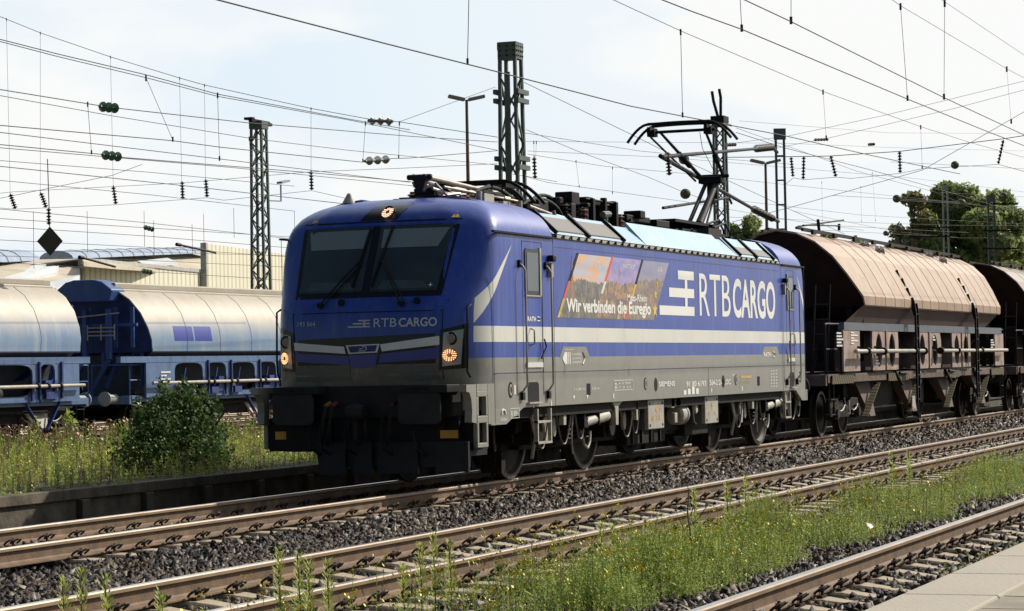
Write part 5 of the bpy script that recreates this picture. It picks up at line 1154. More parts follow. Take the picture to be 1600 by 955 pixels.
# rounded blue hood standing up at the end of the second blue wagon
b2 = MB(); b2.prism([(-.75, 3.5), (-.85, 3.8), (-.55, 4.02), (-.3, 4.08), (.3, 4.08), (.55, 4.02), (.85, 3.8), (.75, 3.5)], 'x', -.35, .35); b2.build('end_hood', 'bluew', w3, bevel=.04)
for wg, xe_, d in ((w3, .02, -1), (w4, 13.38, 1)):
    b = MB()
    for y in (-1.25, -.75, 0, .75, 1.25): b.box(min(xe_, xe_+.05*d), max(xe_, xe_+.05*d), y-.05, y+.05, 2.3, 3.35)
    b.box(min(xe_, xe_+.08*d), max(xe_, xe_+.08*d), -1.4, 1.4, 2.85, 2.93); b.build('end_rib', 'bluew', wg)
    b = MB()
    for z in (2.62, 2.72, 2.82): b.tube((xe_+.35*d, -.9, z), (xe_+.35*d, -.1, z), .02, n=5)
    for y in (-.9, -.5, -.1): b.tube((xe_+.35*d, y, 2.5), (xe_+.35*d, y, 2.9), .02, n=5)
    b.path([(xe_+.1*d, -.9, 3.2), (xe_+.5*d, .2, 3.1), (xe_+.3*d, 1.0, 3.2)], .02, 5); b.build('end_rail', 'ggrey', wg)
    for y0, y1 in ((.1, .9), (-.6, .1)):
        b = MB(); b.beam((xe_+.12*d, y0, 3.3), (xe_+.3*d, y0-.1, 2.0), .14, .12); b.beam((xe_+.3*d, y0-.1, 2.0), (xe_+.35*d, y1-.2, 1.0), .12, .1); b.build('air_duct', 'bluew', wg)
# ================================================================= MASTS, LAMPS, WIRES
def lattice(name, label, px, pyt, y, wtop, wbot, H=None, m='mast', step=None, grp=None, zb=-.5, depth=None, ladder=False, leg=.09, cap=True):
    P = aY(px, pyt, y); zt = P.z; t = thing(name, label, 'mast', (P.x, P.y, zb), 0, grp); h = zt-zb; depth = depth or 1.0
    legs = MB(); 
    def hw(z): return (wbot+(wtop-wbot)*z/h)/2
    for sx in (-1, 1):
        for sy in ((-1, 1) if not ladder else (0,)): legs.beam((sx*hw(0), sy*hw(0)*depth, 0), (sx*hw(h), sy*hw(h)*depth, h), leg, leg)
    legs.build('leg', m, t)
    br = MB(); step = step or wbot*1.1; z = .3; k = 0
    while z+step < h:
        z2 = z+step
        for (ax, s) in ((0, -1), (0, 1), (1, -1), (1, 1)) if not ladder else ():
            a, c = (-1, 1) if (k+(s > 0)) % 2 else (1, -1)
            if ladder and ax == 1: continue
            if ax == 0: br.beam((a*hw(z), s*hw(z)*depth, z), ((a if ladder else c)*hw(z2), s*hw(z2)*depth, z2), leg*.5, leg*.5) if not ladder else None
            else: br.beam((s*hw(z), a*hw(z)*depth, z), (s*hw(z2), c*hw(z2)*depth, z2), leg*.5, leg*.5)
        if ladder:
            br.beam((-hw(z), 0, z), (hw(z), 0, z), leg*.8, leg*.7)
        z = z2; k += 1
    br.build('lattice_brace', m, t)
    if ladder: t.rotation_euler.z = R(-66); depth = 0
    if cap:
        c = MB(); c.box(-hw(h)-leg/2-.02, hw(h)+leg/2+.02, -hw(h)*depth-leg/2-.02, hw(h)*depth+leg/2+.02, h-.25 if not ladder else h-.3, h); c.build('mast_head', m, t)
    return t, h
# tall riveted cross-span mast behind the locomotive
bigM, bh = lattice('lattice_mast', 'tall dark green riveted lattice mast rising behind the locomotive roof', 797, 68, 17.0, .56, .80, m='mast', step=1.15, leg=.11, depth=.95)
c = MB()
for z in (bh-2.05, bh-1.75, bh-4.3, bh-4.0, ): c.box(-.5, .5, -.46, -.34, z, z+.16); c.box(-.5, .5, .34, .46, z, z+.16)
c.build('clamp_beam', 'mast', bigM)
c = MB(); c.box(-.345, .345, -.33, .33, bh-.55, bh+.02); c.box(-.36, -.32, -.1, .1, bh-7, bh-1); c.build('head_plate', 'mast', bigM)
c = MB()
for z in (bh-.12, bh-.28, bh-.44):
    for x in (-.27, -.1, .1, .27): c.lathe([(.03, 0), (.03, -.03)], (x, -.332, z), 'y', 6)
    for y in (-.25, 0, .25): c.lathe([(.03, 0), (.03, -.03)], (-.347, y, z), 'x', 6)
c.build('rivet', 'dgrey', bigM)
lm, lh = lattice('lattice_mast', 'slender steel lattice mast standing in front of the cream factory wall', 404, 190, 24.0, .36, .52, m='mast', step=.42, leg=.075)
c = MB(); c.box(-.6, .7, -.06, .06, lh-.05, lh+.05); c.box(-.75, -.55, -.15, .15, lh, lh+.08); c.box(.5, .8, -.1, .1, lh-.1, lh); c.build('cross_arm', 'black', lm)
c = MB(); c.path([(.2, -.2, lh-2.6), (.75, -.4, lh-2.6), (.75, -.4, lh-2.05)], .03, 5); c.beam((.65, -.4, lh-2.0), (1.25, -.4, lh-1.9), .2, .07); c.build('small_lamp', 'mastl', lm)
pm_, ph = lattice('lattice_mast', 'narrow steel lattice mast directly behind the raised pantograph', 1124, 186, 9.0, .30, .42, m='mast', step=.42, leg=.07)
c = MB(); c.box(-.25, .3, -.22, .22, ph-.12, ph+.08); c.path([(-.1, 0, ph), (-.6, .0, ph+.5), (-.75, 0, ph+.8)], .05, 5); c.path([(.15, 0, ph), (.2, 0, ph+.7), (.05, 0, ph+.95)], .05, 5); c.path([(.4, 0, ph), (.9, 0, ph-.1), (1.3, 0, ph-.1)], .04, 5); c.build('cross_arm', 'black', pm_)
rm, rh = lattice('ladder_mast', 'runged two flanged steel mast behind the train right of the pantograph', 1218, 201, 4.2, .22, .24, m='mast', step=.66, leg=.06, ladder=True, depth=.6)
for px, pyt, y, lb in ((1476.5, 290, 15., 'thin steel mast standing before the big green tree'), (1548, 305, 7.0, 'steel mast with side brackets before the right end of the trees')):
    fm, fh = lattice('ladder_mast', lb, px, pyt, y, .26, .30, m='mastl' if px < 1500 else 'mast', step=.8, leg=.09, ladder=True, depth=.6)
    c = MB()
    for z in (.4, 1.6, 2.4) if px > 1500 else (2.4, 2.9): c.beam((-.5 if px > 1500 else -2.2, -.1, fh-z), (1.2 if px > 1500 else .2, -.1, fh-z-.02), .07, .07)
    c.build('bracket_arm', 'black', fm)
# lamps
def lamp(px, pyt, y, label, s=1.):
    P = aY(px, pyt, y); t = thing('yard_lamp', label, 'lamp', (P.x, P.y, -.5)); h = P.z+.5
    b = MB(); b.box(-.10, .10, -.09, .09, 0, h-2.6*s); b.build('lower_post', 'mast', t); b = MB(); b.tube((0, 0, h-2.7*s), (0, 0, h), .055, .04, n=8); b.build('upper_post', 'rust', t)
    for q in (-1, 1):
        b = MB(); d = Vector((.55, -.83, 0)); 
        p0 = d*(.05*q); p1 = d*(.50*s*q)+Vector((0, 0, .16)); b.beam((p0.x, p0.y, h), (p1.x, p1.y, h+p1.z*.6), .2, .09); b.build('lamp_head', 'lamphead', t, bevel=.02)
    return t
M['lamphead'] = mat('lamp_head_grey', (.25, .23, .22), .5)
lamp(729, 156, 12.0, 'twin headed yard lamp to the left of the tall riveted mast', 1.0); lamp(1196, 255, 8.0, 'twin headed yard lamp just left of the runged mast behind the train', 1.0)
# wires: every wire is a thing; droppers and insulators are its parts
def px3(p, y): return aY(p[0], p[1], y)
def ribs(b, a, c, r, n, mi=0, rod=.35):
    a, c = Vector(a), Vector(c); d = c-a
    for i in range(n):
        p = a+d*((i+.15)/n); q = a+d*((i+.55)/n); e = a+d*((i+.85)/n)
        b.tube(p, q, r*rod, r, n=10, mi=mi); b.tube(q, e, r, r*rod, n=10, mi=mi)
    b.tube(a, c, r*rod, n=6, mi=mi)
def wire(label, pts, y, r=.011, sag=0, parts=(), name='overhead_wire', cat='wire', x=None, grp=None):
    P = [aX(*p, x) if x is not None else aY(*p, y) for p in pts]
    off = lambda p: p[0] <= 0 or p[0] >= 1600 or p[1] <= 0
    if off(pts[0]): P.insert(0, P[0]+(P[0]-P[1]).normalized()*min(40, 3*(P[0]-P[1]).length+8))
    if off(pts[-1]): P.append(P[-1]+(P[-1]-P[-2]).normalized()*min(40, 3*(P[-1]-P[-2]).length+8))
    r = r*.8; b = MB(); Q = []
    for a, c in zip(P, P[1:]):
        for k in range(6): f = k/6; Q.append(a.lerp(c, f)-Vector((0, 0, sag*4*f*(1-f))))
    Q.append(P[-1]); b.path(Q, r, 5); o = b.build(name, 'wire'); tag(o, label, cat, grp)
    for kd, p, q, *rest in parts:
        A = aX(*p, x) if x is not None else aY(*p, y); B = aX(*q, x) if x is not None else aY(*q, y)
        b = MB()
        if kd == 'd': b.tube(A, B, r*.55, n=5); b.tube(A-Vector((0, 0, .07)), A+Vector((0, 0, .04)), .018, n=6); b.tube(B-Vector((0, 0, .03)), B+Vector((0, 0, .06)), .018, n=6); b.build('dropper', 'wire', o)
        elif kd == 'i': dd = (A-CP).dot(_d)/FPX; ribs(b, A, B, rest[0]*dd, rest[1]); b.build('insulator', rest[2], o, smooth=50)
        elif kd == 'b': C = (A+B)/2; rr = 8.2*(C-CP).dot(_d)/FPX; b.lathe([(rr*.3, -rr*.95), (rr*.75, -rr*.7), (rr, -rr*.2), (rr*.85, -.02*rr), (rr, rr*.2), (rr*.75, rr*.7), (rr*.3, rr*.95)], C, 'x', 14); b.build('insulator', rest[0], o, smooth=40)
    return o
V = lambda x, y0, y1: ((x, y0), (x, y1))
# catenary of the locomotive track
wire('thick contact wire above the train touching the raised pantograph', [(200, -40), (340, 0), (600, 67.7), (777.6, 112.5), (985, 166), (1105, 189), (1225, 212), (1361, 243), (1500, 272)], -.05, .013, parts=[('d', (733, -20), (730.5, 98)), ('d', (1063.5, 49), (1066.5, 181))])
wire('thin messenger wire high above the train running down to the right', [(880, -40), (958.6, 0), (1064, 48.6), (1286, 143), (1438.6, 198), (1513, 222), (1600, 246)], .0, .008, parts=[('d', (1286, 143), (1291, 216)), ('d', (1438.6, 198), (1441, 262))])
wire('contact wire of the empty middle track crossing the upper right of the sky', [(950, -40), (1035, 0), (1080, 17.6), (1159, 46), (1418, 155), (1546, 207), (1640, 243)], T2, .010, parts=[('d', (1156, -10), (1159, 46)), ('d', (1407, 9), (1418, 155))])
wire('thin messenger wire in the top right corner', [(1380, -10), (1407, 9), (1572, 107), (1640, 143)], T2, .0055, parts=[('d', (1573, 107), (1580, 191))])
wire('straight dark wire from the top centre right to the right edge', [(1080, -38), (1163.6, 0), (1236, 34), (1475, 152.7), (1600, 211), (1640, 230)], -5.6, .009, parts=[('d', (1236, -10), (1236, 34)), ('d', (1476, 4), (1475, 152.7))])
wire('faint wire in the extreme upper right corner', [(1440, -22), (1471.6, 0), (1600, 86), (1640, 113)], -5.6, .0045)
# left hand catenary bundle
XS = 50.
wire('curved upper head span wire with hanging droppers at the upper left', [(-40, 12), (0, 26), (63, 51.5), (172.6, 89), (280.6, 122), (319.6, 133), (486, 169.6), (578, 186.5), (624, 190.6), (777.6, 214.5)], 0, .014, x=XS, parts=[('d', (10, 30), (16, 305)), ('d', (63, 51.5), (63, 302)), ('d', (172.6, 89), (177, 292)), ('d', (280.6, 122), (284, 286)), ('d', (319.6, 133), (321, 282)), ('d', (486, 169.6), (486, 268)),
  ('i', (16, 304), (24, 326), 4.3, 6, 'insul'), ('i', (64, 302), (72, 324), 4.3, 6, 'insul'), ('i', (177, 292), (181, 319), 4.3, 6, 'insul'), ('i', (284.5, 284), (285.5, 311), 4.3, 6, 'insul'), ('i', (321.5, 281), (323.5, 308), 4.3, 6, 'insul'), ('i', (486, 268), (487, 297), 4.3, 6, 'insul'), ('i', (575, 189), (614, 190), 7.5, 3, 'insulw')])
wire('twin thin wire just below the upper head span wire', [(-40, 52), (0, 61.6), (88, 84), (228, 117), (339, 147), (544.5, 186), (640, 203)], 9., .011, parts=[('d', (228, 121), (270, 219)), ('d', (340, 148), (343, 249))])
wire('second strand close under the twin thin wire', [(-40, 56), (0, 65), (88, 88), (228, 121.5), (339, 150.5), (544.5, 187.5), (777, 235)], 9.3, .010)
wire('wire carrying the upper green insulator at the left', [(-40, 133), (0, 140), (151, 164.5), (186, 169.5), (387, 192), (640, 213), (777, 222)], 14., .013, parts=[('i', (156, 166.5), (183, 169.5), 8.5, 3, 'insulg'), ('d', (137, 162), (143, 239))])
wire('thin wire just beneath the upper green insulator', [(-40, 145), (0, 149.5), (174, 181), (389.5, 216), (540, 234.5), (777, 258)], 15., .010, parts=[('d', (389.5, 216), (394, 300))])
wire('wire ending at the lower white insulator chain', [(-40, 191), (0, 196), (270, 220), (343, 230), (565, 253.4), (610, 248), (640, 247), (777.6, 235.6)], 12., .012, parts=[('i', (570, 252), (608, 249), 7, 3, 'insulw'), ('d', (571, 192), (567, 252)), ('d', (624, 192), (623, 246))])
wire('long thin wire at mid height on the left running behind the slender mast', [(-40, 202), (0, 207), (364, 251), (640, 285)], 16., .012)
wire('wire carrying the lower green insulator at the left', [(-40, 220), (0, 226), (155, 241), (190.6, 246), (486, 270), (640, 284), (777, 298)], 18., .014, parts=[('i', (160, 242), (188, 245.5), 8, 3, 'insulg')])
wire('faint wire a little below the lower green insulator', [(-40, 226), (0, 231), (364, 262), (640, 290), (777, 303)], 19., .012)
wire('wire sloping gently down to the locomotive cab roof', [(-40, 254), (0, 260), (285, 290), (515, 316), (560, 321)], 21., .014)
wire('cross wire rising from the left edge to below the lower green insulator', [(-40, 317), (0, 310), (176, 274), (222, 257)], 0, .012, x=XS)
wire('lower head span wire through the row of hanging insulators', [(-40, 306), (0, 302), (20, 300), (285, 286), (486, 268.5), (628, 263), (777, 256)], 0, .010, x=XS)
wire('wire through the feet of the hanging insulators at the left', [(-40, 322), (24, 327), (72, 325), (181, 320), (285, 312), (323, 309), (350, 313), (487, 298), (540, 310)], 0, .010, x=XS)
for i, (y0, y1, yy) in enumerate(((326.7, 374, 24.), (354, 388, 26.), (375, 402, 28.), (251, 291, 23.), (400, 418, 30.), (282, 330, 25), (392, 400, 34.))):
    wire(f"faint low yard wire at the left, {['passing just under the hanging insulators', 'second one above the factory roof', 'third one skimming the factory roof', 'passing behind the hanging insulators', 'lowest one crossing the cream wall', 'passing behind the slender mast at insulator height', 'flat one right above the factory roof'][i]}", [(-40, y0-4), (0, y0), (230, (y0+y1)/2-2), (460, y1)], yy, .011)
b = MB(); A = aY(78, 377, 19.); 
sg = thing('hanging_sign', 'black diamond shaped sign hanging from a wire above the left wagons', 'sign', A)
b.prism([(-.31, 0), (0, -.36), (.31, 0), (0, .36)], 'y', -.02, .02); b.build('sign_plate', mat('sign_dark', (.05, .045, .035), .6), sg); 
b = MB(); b.tube((0, 0, .34), (-.03, 0, 2.0), .012, n=5); ribs(b, (-.02, 0, .40), (-.02, 0, .8), .07, 5); b.build('hanger', 'insul', sg)
sg.rotation_euler.z = R(-55)
for (p, q, y, lb) in (((225, 355), (240, 359), 30., 'small green insulator left of the cream factory gable'), ((222, 423), (237, 426), 32., 'small green insulator in front of the cream factory wall')):
    b = MB(); ribs(b, aY(*p, y), aY(*q, y), 4.2*(aY(*p, y)-CP).dot(_d)/FPX, 3); o = b.build('wire_insulator', 'insulg', smooth=50); tag(o, lb, 'insulator')
    b = MB(); b.tube(aY(p[0]-235, p[1]-14, y), aY(p[0]+240, p[1]+16, y), .01, n=5); b.build('carrier_wire', 'wire', o)
# droppers of the yard catenary (thin verticals)
for i, (x, y0, y1) in enumerate(((136, 330, 395), (318, 335, 400), (460, 330, 395), (225, 330, 385), (365, 325, 372), (240, 345, 400), (52, 330, 420), (300, 350, 402))):
    a = aY(x, y0, 26); c = aY(x+1, y1, 26); b = MB(); b.tube(a, c, .008, n=4); o = b.build('dropper_wire', 'wire'); tag(o, 'thin vertical dropper wire over the yard above the blue wagons', 'wire', 'thin yard dropper wires')
# wires around the tall mast and to the right
wire('tie wire rising from the white insulator to the tall mast', [(625, 190), (774, 136)], 17., .012)
wire('steep thin wire from the tall mast down behind the pantograph arm', [(819.5, 129), (992, 213), (1042, 238), (1150, 288), (1240, 330), (1320, 366)], 12., .012)
wire('wire from the tall mast towards the right passing under the pantograph', [(823, 203), (901.6, 236), (1012, 276.5), (1062.5, 298), (1100, 312)], 13., .011, parts=[('b', (1062.5, 303), (1079, 303), 'ball')])
wire('pair of thin wires right of the tall mast', [(821, 208), (895, 219.5), (999, 236), (1100, 246), (1240, 257)], 14., .011)
wire('straight thin wire at the height of the mid mast clamps', [(817, 221), (1100, 223), (1230, 224), (1400, 231), (1600, 236)], 15., .009)
wire('thin wire a little lower than the straight thin wire', [(824.5, 236), (1042, 246), (1232, 262), (1420, 278), (1600, 300)], 16., .010, parts=[('b', (1060, 249), (1077, 249), 'ball')])
wire('thin wire sloping away behind the roof equipment', [(824.5, 241), (945, 260), (1069, 271), (1240, 290), (1480, 315), (1600, 330)], 18., .011, parts=[('d', (957, 262), (957, 302)), ('d', (900, 252), (905, 292))])
wire('lowest thin wire above the roof equipment', [(818, 275), (854.7, 285), (1069, 315), (1240, 345), (1350, 360)], 17., .011, parts=[('d', (838, 222), (836, 270))])
ins = wire('thin cross wire with a dark insulator string right of the tall mast', [(800, 272), (836, 278), (870, 284)], 0, .010, x=XS, parts=[('i', (834.5, 246), (836, 279), 4.3, 6, 'insul'), ('d', (834, 222), (834.5, 246))])
CSX = 52.
wire('thick lower cross span wire on the right with hanging insulator strings', [(1134, 246), (1232, 245), (1295.6, 244), (1405.6, 236.7), (1568, 217), (1640, 206)], 0, .016, x=CSX, parts=[('i', (1236, 246), (1239, 276), 3.6, 7, 'insul'), ('i', (1256, 245), (1255, 280), 3.6, 7, 'insul'), ('i', (1298, 244), (1306, 276), 3.8, 7, 'insul'), ('i', (1405.6, 237), (1406.5, 270), 3.8, 7, 'insul'), ('i', (1568, 219), (1560, 256), 3.6, 7, 'insul')])
wire('thin wire through the feet of the right hand insulator strings', [(1225, 290), (1240, 278), (1256, 281), (1307, 277), (1330, 279), (1406.5, 271), (1440, 264), (1560, 257), (1600, 268)], 0, .009, x=CSX)
wire('thin wire rising to the right from the runged mast', [(1130, 226), (1230, 213), (1383.6, 180), (1640, 117)], 0, .010, x=70.)
wire('second thin rising wire below it on the right', [(1200, 234), (1295.6, 215.6), (1493.6, 169), (1640, 130)], 0, .010, x=70.)
wire('steeply rising wire crossing the sky at the right edge', [(1144, 347), (1230, 325.6), (1441, 266), (1513, 225), (1640, 152)], 0, .012, x=60.)
wire('wire from the mast behind the pantograph sloping to the right', [(1150, 207), (1225, 231), (1361.6, 266), (1447, 290), (1600, 335)], 6., .013)
wire('thin wire starting at the mast behind the pantograph', [(1150, 200), (1273.6, 244), (1340, 268), (1460, 300), (1600, 360)], 7., .009)
wire('nearly level thin wire in the upper right sky', [(1155, 189), (1388, 207.7), (1600, 209)], 16., .009)
wire('low wire passing the trees on the right', [(1133, 339), (1344, 347.6), (1480, 352), (1600, 353)], 20., .012)
wire('second low wire passing the trees on the right', [(1140, 312), (1344, 336), (1480, 344), (1600, 350)], 22., .012, parts=[('d', (1284, 285), (1285, 345)), ('d', (1345, 292), (1346, 346)), ('d', (1363, 270), (1368, 345))])
wire('third low wire crossing the green tree', [(1240, 330), (1400, 362), (1500, 372), (1600, 372)], 24., .012)
for i, (p, y, lb) in enumerate((((1492, 258), 10., 'highest on the right, left of the runged wires'), ((1401, 310.6), 12., 'against the sky left of the green tree'), ((1502, 318), 12., 'reddish, in front of the tree crown'), ((1569, 306), 12., 'nearest the right edge of the photo'), ((1404, 357.7), 14., 'yellowish, low at the left edge of the tree'), ((1384, 364.7), 18., 'smallest, just above the brown wagon roof'))):
    A = aY(*p, y); o = MB(); rr = (6.3, 6.3, 7.3, 5.5, 6.3, 4.2)[i]*(A-CP).dot(_d)/FPX; o.lathe([(rr*.3, -rr*.95), (rr*.75, -rr*.7), (rr, -rr*.2), (rr*.85, -.02*rr), (rr, rr*.2), (rr*.75, rr*.7), (rr*.3, rr*.95)], A, 'x', 16)
    ob = o.build('ball_insulator', 'ball', smooth=40); tag(ob, f'round ball insulator on a thin wire, {lb}', 'insulator')
    b = MB(); b.tube(aY(p[0]-100, p[1]-5, y), aY(p[0]+110, p[1]+6, y), .009, n=5); b.build('carrier_wire', 'wire', ob)
for (p, q) in (((1272, 218.6), (1294, 218)), ((1357, 226), (1366, 225.4)), ((1130, 227), (1150, 226))):
    b = MB(); ribs(b, aY(*p, 12), aY(*q, 12), .07, 5); o = b.build('rod_insulator', 'insul'); tag(o, 'small black rod insulator hanging level in the right hand wires', 'insulator', 'small level rod insulators')
# cantilever on the runged mast
cn = thing('cantilever_arm', 'black cantilever with ribbed insulators reaching left from the runged mast over the track', 'cantilever', aY(1218, 345, 4.2))
Y4 = 4.2; O = cn.location
def rel(p, y): return aY(*p, y)-O
b = MB(); b.tube(rel((1035, 245), -.6), rel((1182, 232.5), 3.2), .035, n=8); b.tube(rel((1032, 244), -.6), rel((1176, 326), 3.2), .04, n=8); b.tube(rel((1036, 325), .2), rel((1139, 309), 3.0), .028, n=8); b.tube(rel((1139, 309), 3.0), rel((1143, 318), 3.1), .03, n=6)
b.build('arm_tube', 'black', cn)
b = MB(); ribs(b, rel((1180, 232.5), 3.2), rel((1207, 230), 3.9), .10, 6); b.tube(rel((1207, 230), 3.9), rel((1214, 238), 4.1), .05, n=6); ribs(b, rel((1176, 326), 3.2), rel((1208, 342), 3.9), .10, 7); b.tube(rel((1208, 342), 3.9), rel((1216, 346), 4.1), .05, n=6); ribs(b, rel((1043, 238), -.5), rel((1046, 274), -.5), .06, 7); b.build('insulator', 'insul', cn, smooth=50)
ca = thing('registration_arm', 'thin black registration arms poking above the brown wagon roof left of the tree', 'cantilever', aY(1282, 352, 6)); O = ca.location
b = MB(); b.tube(rel((1247, 354), 6), rel((1318, 344), 7), .03, n=6); b.tube(rel((1255, 352), 6), rel((1312, 353), 7), .025, n=6); b.tube(rel((1278, 343), 6), rel((1280, 362), 6), .05, n=6); b.tube(rel((1311, 350), 7), rel((1311, 360), 7), .05, n=6); b.build('arm_tube', 'black', ca)
for (p, q, y, lb) in (((282, 383), (337, 395), 24., 'thin black arm rod poking out over the factory gable'), ((130, 403), (180, 417), 24., 'thin black arm rod at the left corner of the cream wall')):
    b = MB(); b.tube(aY(*p, y), aY(*q, y), .035, n=6); b.tube(aY(p[0]-6, p[1]-1, y), aY(*p, y), .06, n=6); o = b.build('arm_rod', 'black'); tag(o, lb, 'arm')
# ================================================================= FACTORY
M['clad'] = None
def cladding():
    m = bpy.data.materials.new('corrugated_cladding'); m.use_nodes = True; t, b, c, (x, y, z) = xyz(m)
    n = noise(t, c, .3, 5); w = (x*(2*math.pi/.85)).sin(); col = mixm(t, rng01(n, .3, .7), (.80, .76, .60), (.72, .67, .52)); col = mixm(t, w.gt(.45)*.7, col, (.42, .40, .30))
    t.links.new(col, b.inputs['Base Color']); b.inputs['Roughness'].default_value = .6; return m
M['clad'] = cladding()
M['froof'] = mat('factory_roof_sheet', (.55, .48, .36), .8, var=.12, vscale=.3, dirt=(.28, .25, .2), dscale=.5)
M['skyl'] = mat('skylight_plastic', (.26, .32, .44), .3, var=.2, vscale=1.2)
M['skyw'] = mat('skylight_white', (.55, .57, .58), .4, var=.1)
fa = thing('factory_hall', 'large cream corrugated factory hall with barrel skylights behind the blue wagons', 'building', (0, 0, 0))
def gz(px, py, z): v = ray(px, py); return CP+v*((z-CP.z)/v.z)
A = gz(130, 407, 8.2); Bq = gz(320, 426, 8.2); d1 = (Bq-A); d1.z = 0; d1.normalize(); nrm = Vector((-d1.y, d1.x, 0))
Bend = A+d1*62; Bmid = Bq
def wallseg(a, c, z0, z1, name, m, th=.3):
    b = MB(); L_ = (c-a).length; b.box(0, L_, 0, th, 0, z1-z0); o = b.build(name, m, fa); o.location = (a.x, a.y, z0); o.rotation_euler.z = math.atan2((c-a).y, (c-a).x); return o
wallseg(A, Bq, -.5, 8.2, 'wall', 'clad'); 
# taller block to the right, starts nearer
hT = 9.6
v = ray(314, 381); k = ((A.x+0-CP.x)*d1.y-(A.y-CP.y)*d1.x)/(v.x*d1.y-v.y*d1.x)     # intersection with the facade's vertical plane
PT = CP+v*k; PT2 = PT+d1*70-nrm*.0
wallseg(Vector((PT.x, PT.y, 0))-nrm*.4, Vector((PT2.x, PT2.y, 0))-nrm*.4, -.5, PT.z, 'tall_wall', 'clad')
cp = MB(); cp.box(-.28, .02, -.46, -.05, 0, PT.z+.55); o = cp.build('corner_trim', mat('corner_trim', (.42, .41, .38), .6), fa); o.location = (PT.x, PT.y, -.5); o.rotation_euler.z = math.atan2(d1.y, d1.x)
cp = MB(); cp.box(-.32, .02, -.08, .2, 0, 8.75); o = cp.build('corner_trim', bpy.data.materials['corner_trim'], fa); o.location = (A.x, A.y, -.5); o.rotation_euler.z = math.atan2(d1.y, d1.x)
cp = MB(); cp.box(0, 24, -.08, .32, 0, .22); o = cp.build('wall_capping', bpy.data.materials['corner_trim'], fa); o.location = (A.x, A.y, 8.16); o.rotation_euler.z = math.atan2(d1.y, d1.x)
# main roof behind: long low shed slopes parallel to the facade, rising away
rot = math.atan2(d1.y, d1.x)
def loc2(u, w, z): return A+d1*u+nrm*w+Vector((0, 0, z-A.z))
def roofq(pts, name, m, th=.25):
    """sloping sheet through four points given by picture position and distance"""
    P_ = [aY(px, py, y) for px, py, y in pts]; b = MB(); n = len(P_)
    b.add([p for p in P_]+[p-Vector((0, 0, th)) for p in P_], [tuple(range(n)), tuple(range(n, 2*n))]+[(i, (i+1) % n, n+(i+1) % n, n+i) for i in range(n)]); return b.build(name, m, fa)
roofq([(-60, 411, 66), (125, 401, 72), (125, 470, 46), (-60, 470, 44)], 'shed_roof', 'froof')
roofq([(125, 401, 70), (320, 396, 92), (320, 428, 72), (131, 409, 58)], 'shed_roof', 'froof')
for q in ([(-30, 444, 52), (62, 419, 60), (92, 416, 62), (90, 426, 60), (-30, 456, 50)], [(62, 447, 50), (82, 441, 52), (124, 431, 54), (124, 442, 52), (88, 452, 49)], [(215, 409, 70), (262, 404, 78), (278, 411, 74), (225, 414, 69)], [(38, 424, 58), (58, 413, 60), (72, 414, 60), (54, 426, 58)]):
    roofq([(px, py-1.2, y-1.0) for px, py, y in q], 'roof_window', 'skyw', .2)
def skylight(p0, p1, y0, y1, wd, m, n=8, hgt=.9):
    """barrel skylight between two points seen on the roof"""
    a = aY(*p0, y0); c = aY(*p1, y1); ax = (c-a).normalized(); sd = ax.cross(Vector((0, 0, 1))).normalized(); b = MB(); vs = []
    for q in (a, c):
        for i in range(n+1):
            t_ = math.pi*i/n; vs.append(q+sd*math.cos(t_)*wd/2+Vector((0, 0, math.sin(t_)*hgt)))
    b.add(vs, [(i, i+1, n+2+i, n+1+i) for i in range(n)]+[tuple(range(n+1)), tuple(range(n+1, 2*n+2))]); o = b.build('skylight', m, fa, smooth=50)
    b = MB(); L_ = (c-a).length
    for k in range(1, int(L_/4.5)):
        q = a+ax*4.5*k
        for i in range(n): 
            t0, t1 = math.pi*i/n, math.pi*(i+1)/n; b.beam(q+sd*math.cos(t0)*(wd/2+.02)+Vector((0, 0, math.sin(t0)*(hgt+.02))), q+sd*math.cos(t1)*(wd/2+.02)+Vector((0, 0, math.sin(t1)*(hgt+.02))), .06, .03)
    b.build('skylight_bar', 'lamphead', o)
skylight((88, 405), (318, 395), 64, 88, 2.0, 'skyl', hgt=.5)
skylight((-70, 412), (28, 408), 62, 70, 2.6, 'skyl', hgt=.7)
for p, y in (((150, 393), 72), ((205, 391), 80), ((32, 405), 70)):
    b = MB(); q = aY(*p, y); b.lathe([(.6, -.3), (.6, .3)], q+Vector((0, 0, -.5)), 'x', 18); b.v = [(x, y_, max(z, q.z-.6)) for x, y_, z in b.v]; b.build('roof_vent', 'skyw', fa)

# ================================================================= VEGETATION
def leafmat(name, col, col2, scale=2.5, trans=.45):
    m = bpy.data.materials.new(name); m.use_nodes = True; t, b, c, (x, y, z) = xyz(m)
    n = noise(t, c, scale, 4); cc = mixm(t, rng01(n, .35, .65), col, col2)
    t.links.new(cc, b.inputs['Base Color']); b.inputs['Roughness'].default_value = .6
    tr = _nd(t, 'BsdfTranslucent'); t.links.new(cc, tr.inputs[0]); ms = _nd(t, 'MixShader'); ms.inputs[0].default_value = trans
    out = t.nodes['Material Output']; t.links.new(b.outputs[0], ms.inputs[1]); t.links.new(tr.outputs[0], ms.inputs[2]); t.links.new(ms.outputs[0], out.inputs[0]); return m
M['weed'] = leafmat('weed_green', (.22, .33, .07), (.34, .41, .10)); M['weed2'] = leafmat('weed_yellowgreen', (.50, .52, .14), (.36, .45, .10))
M['weedd'] = leafmat('weed_dark', (.08, .16, .03), (.13, .20, .045)); M['straw'] = leafmat('dry_stem', (.28, .20, .11), (.20, .15, .09)); M['flower'] = mat('flower_yellow', (.80, .66, .05), .6, var=.1)
M['pink'] = mat('flower_faded_pink', (.50, .36, .30), .7)
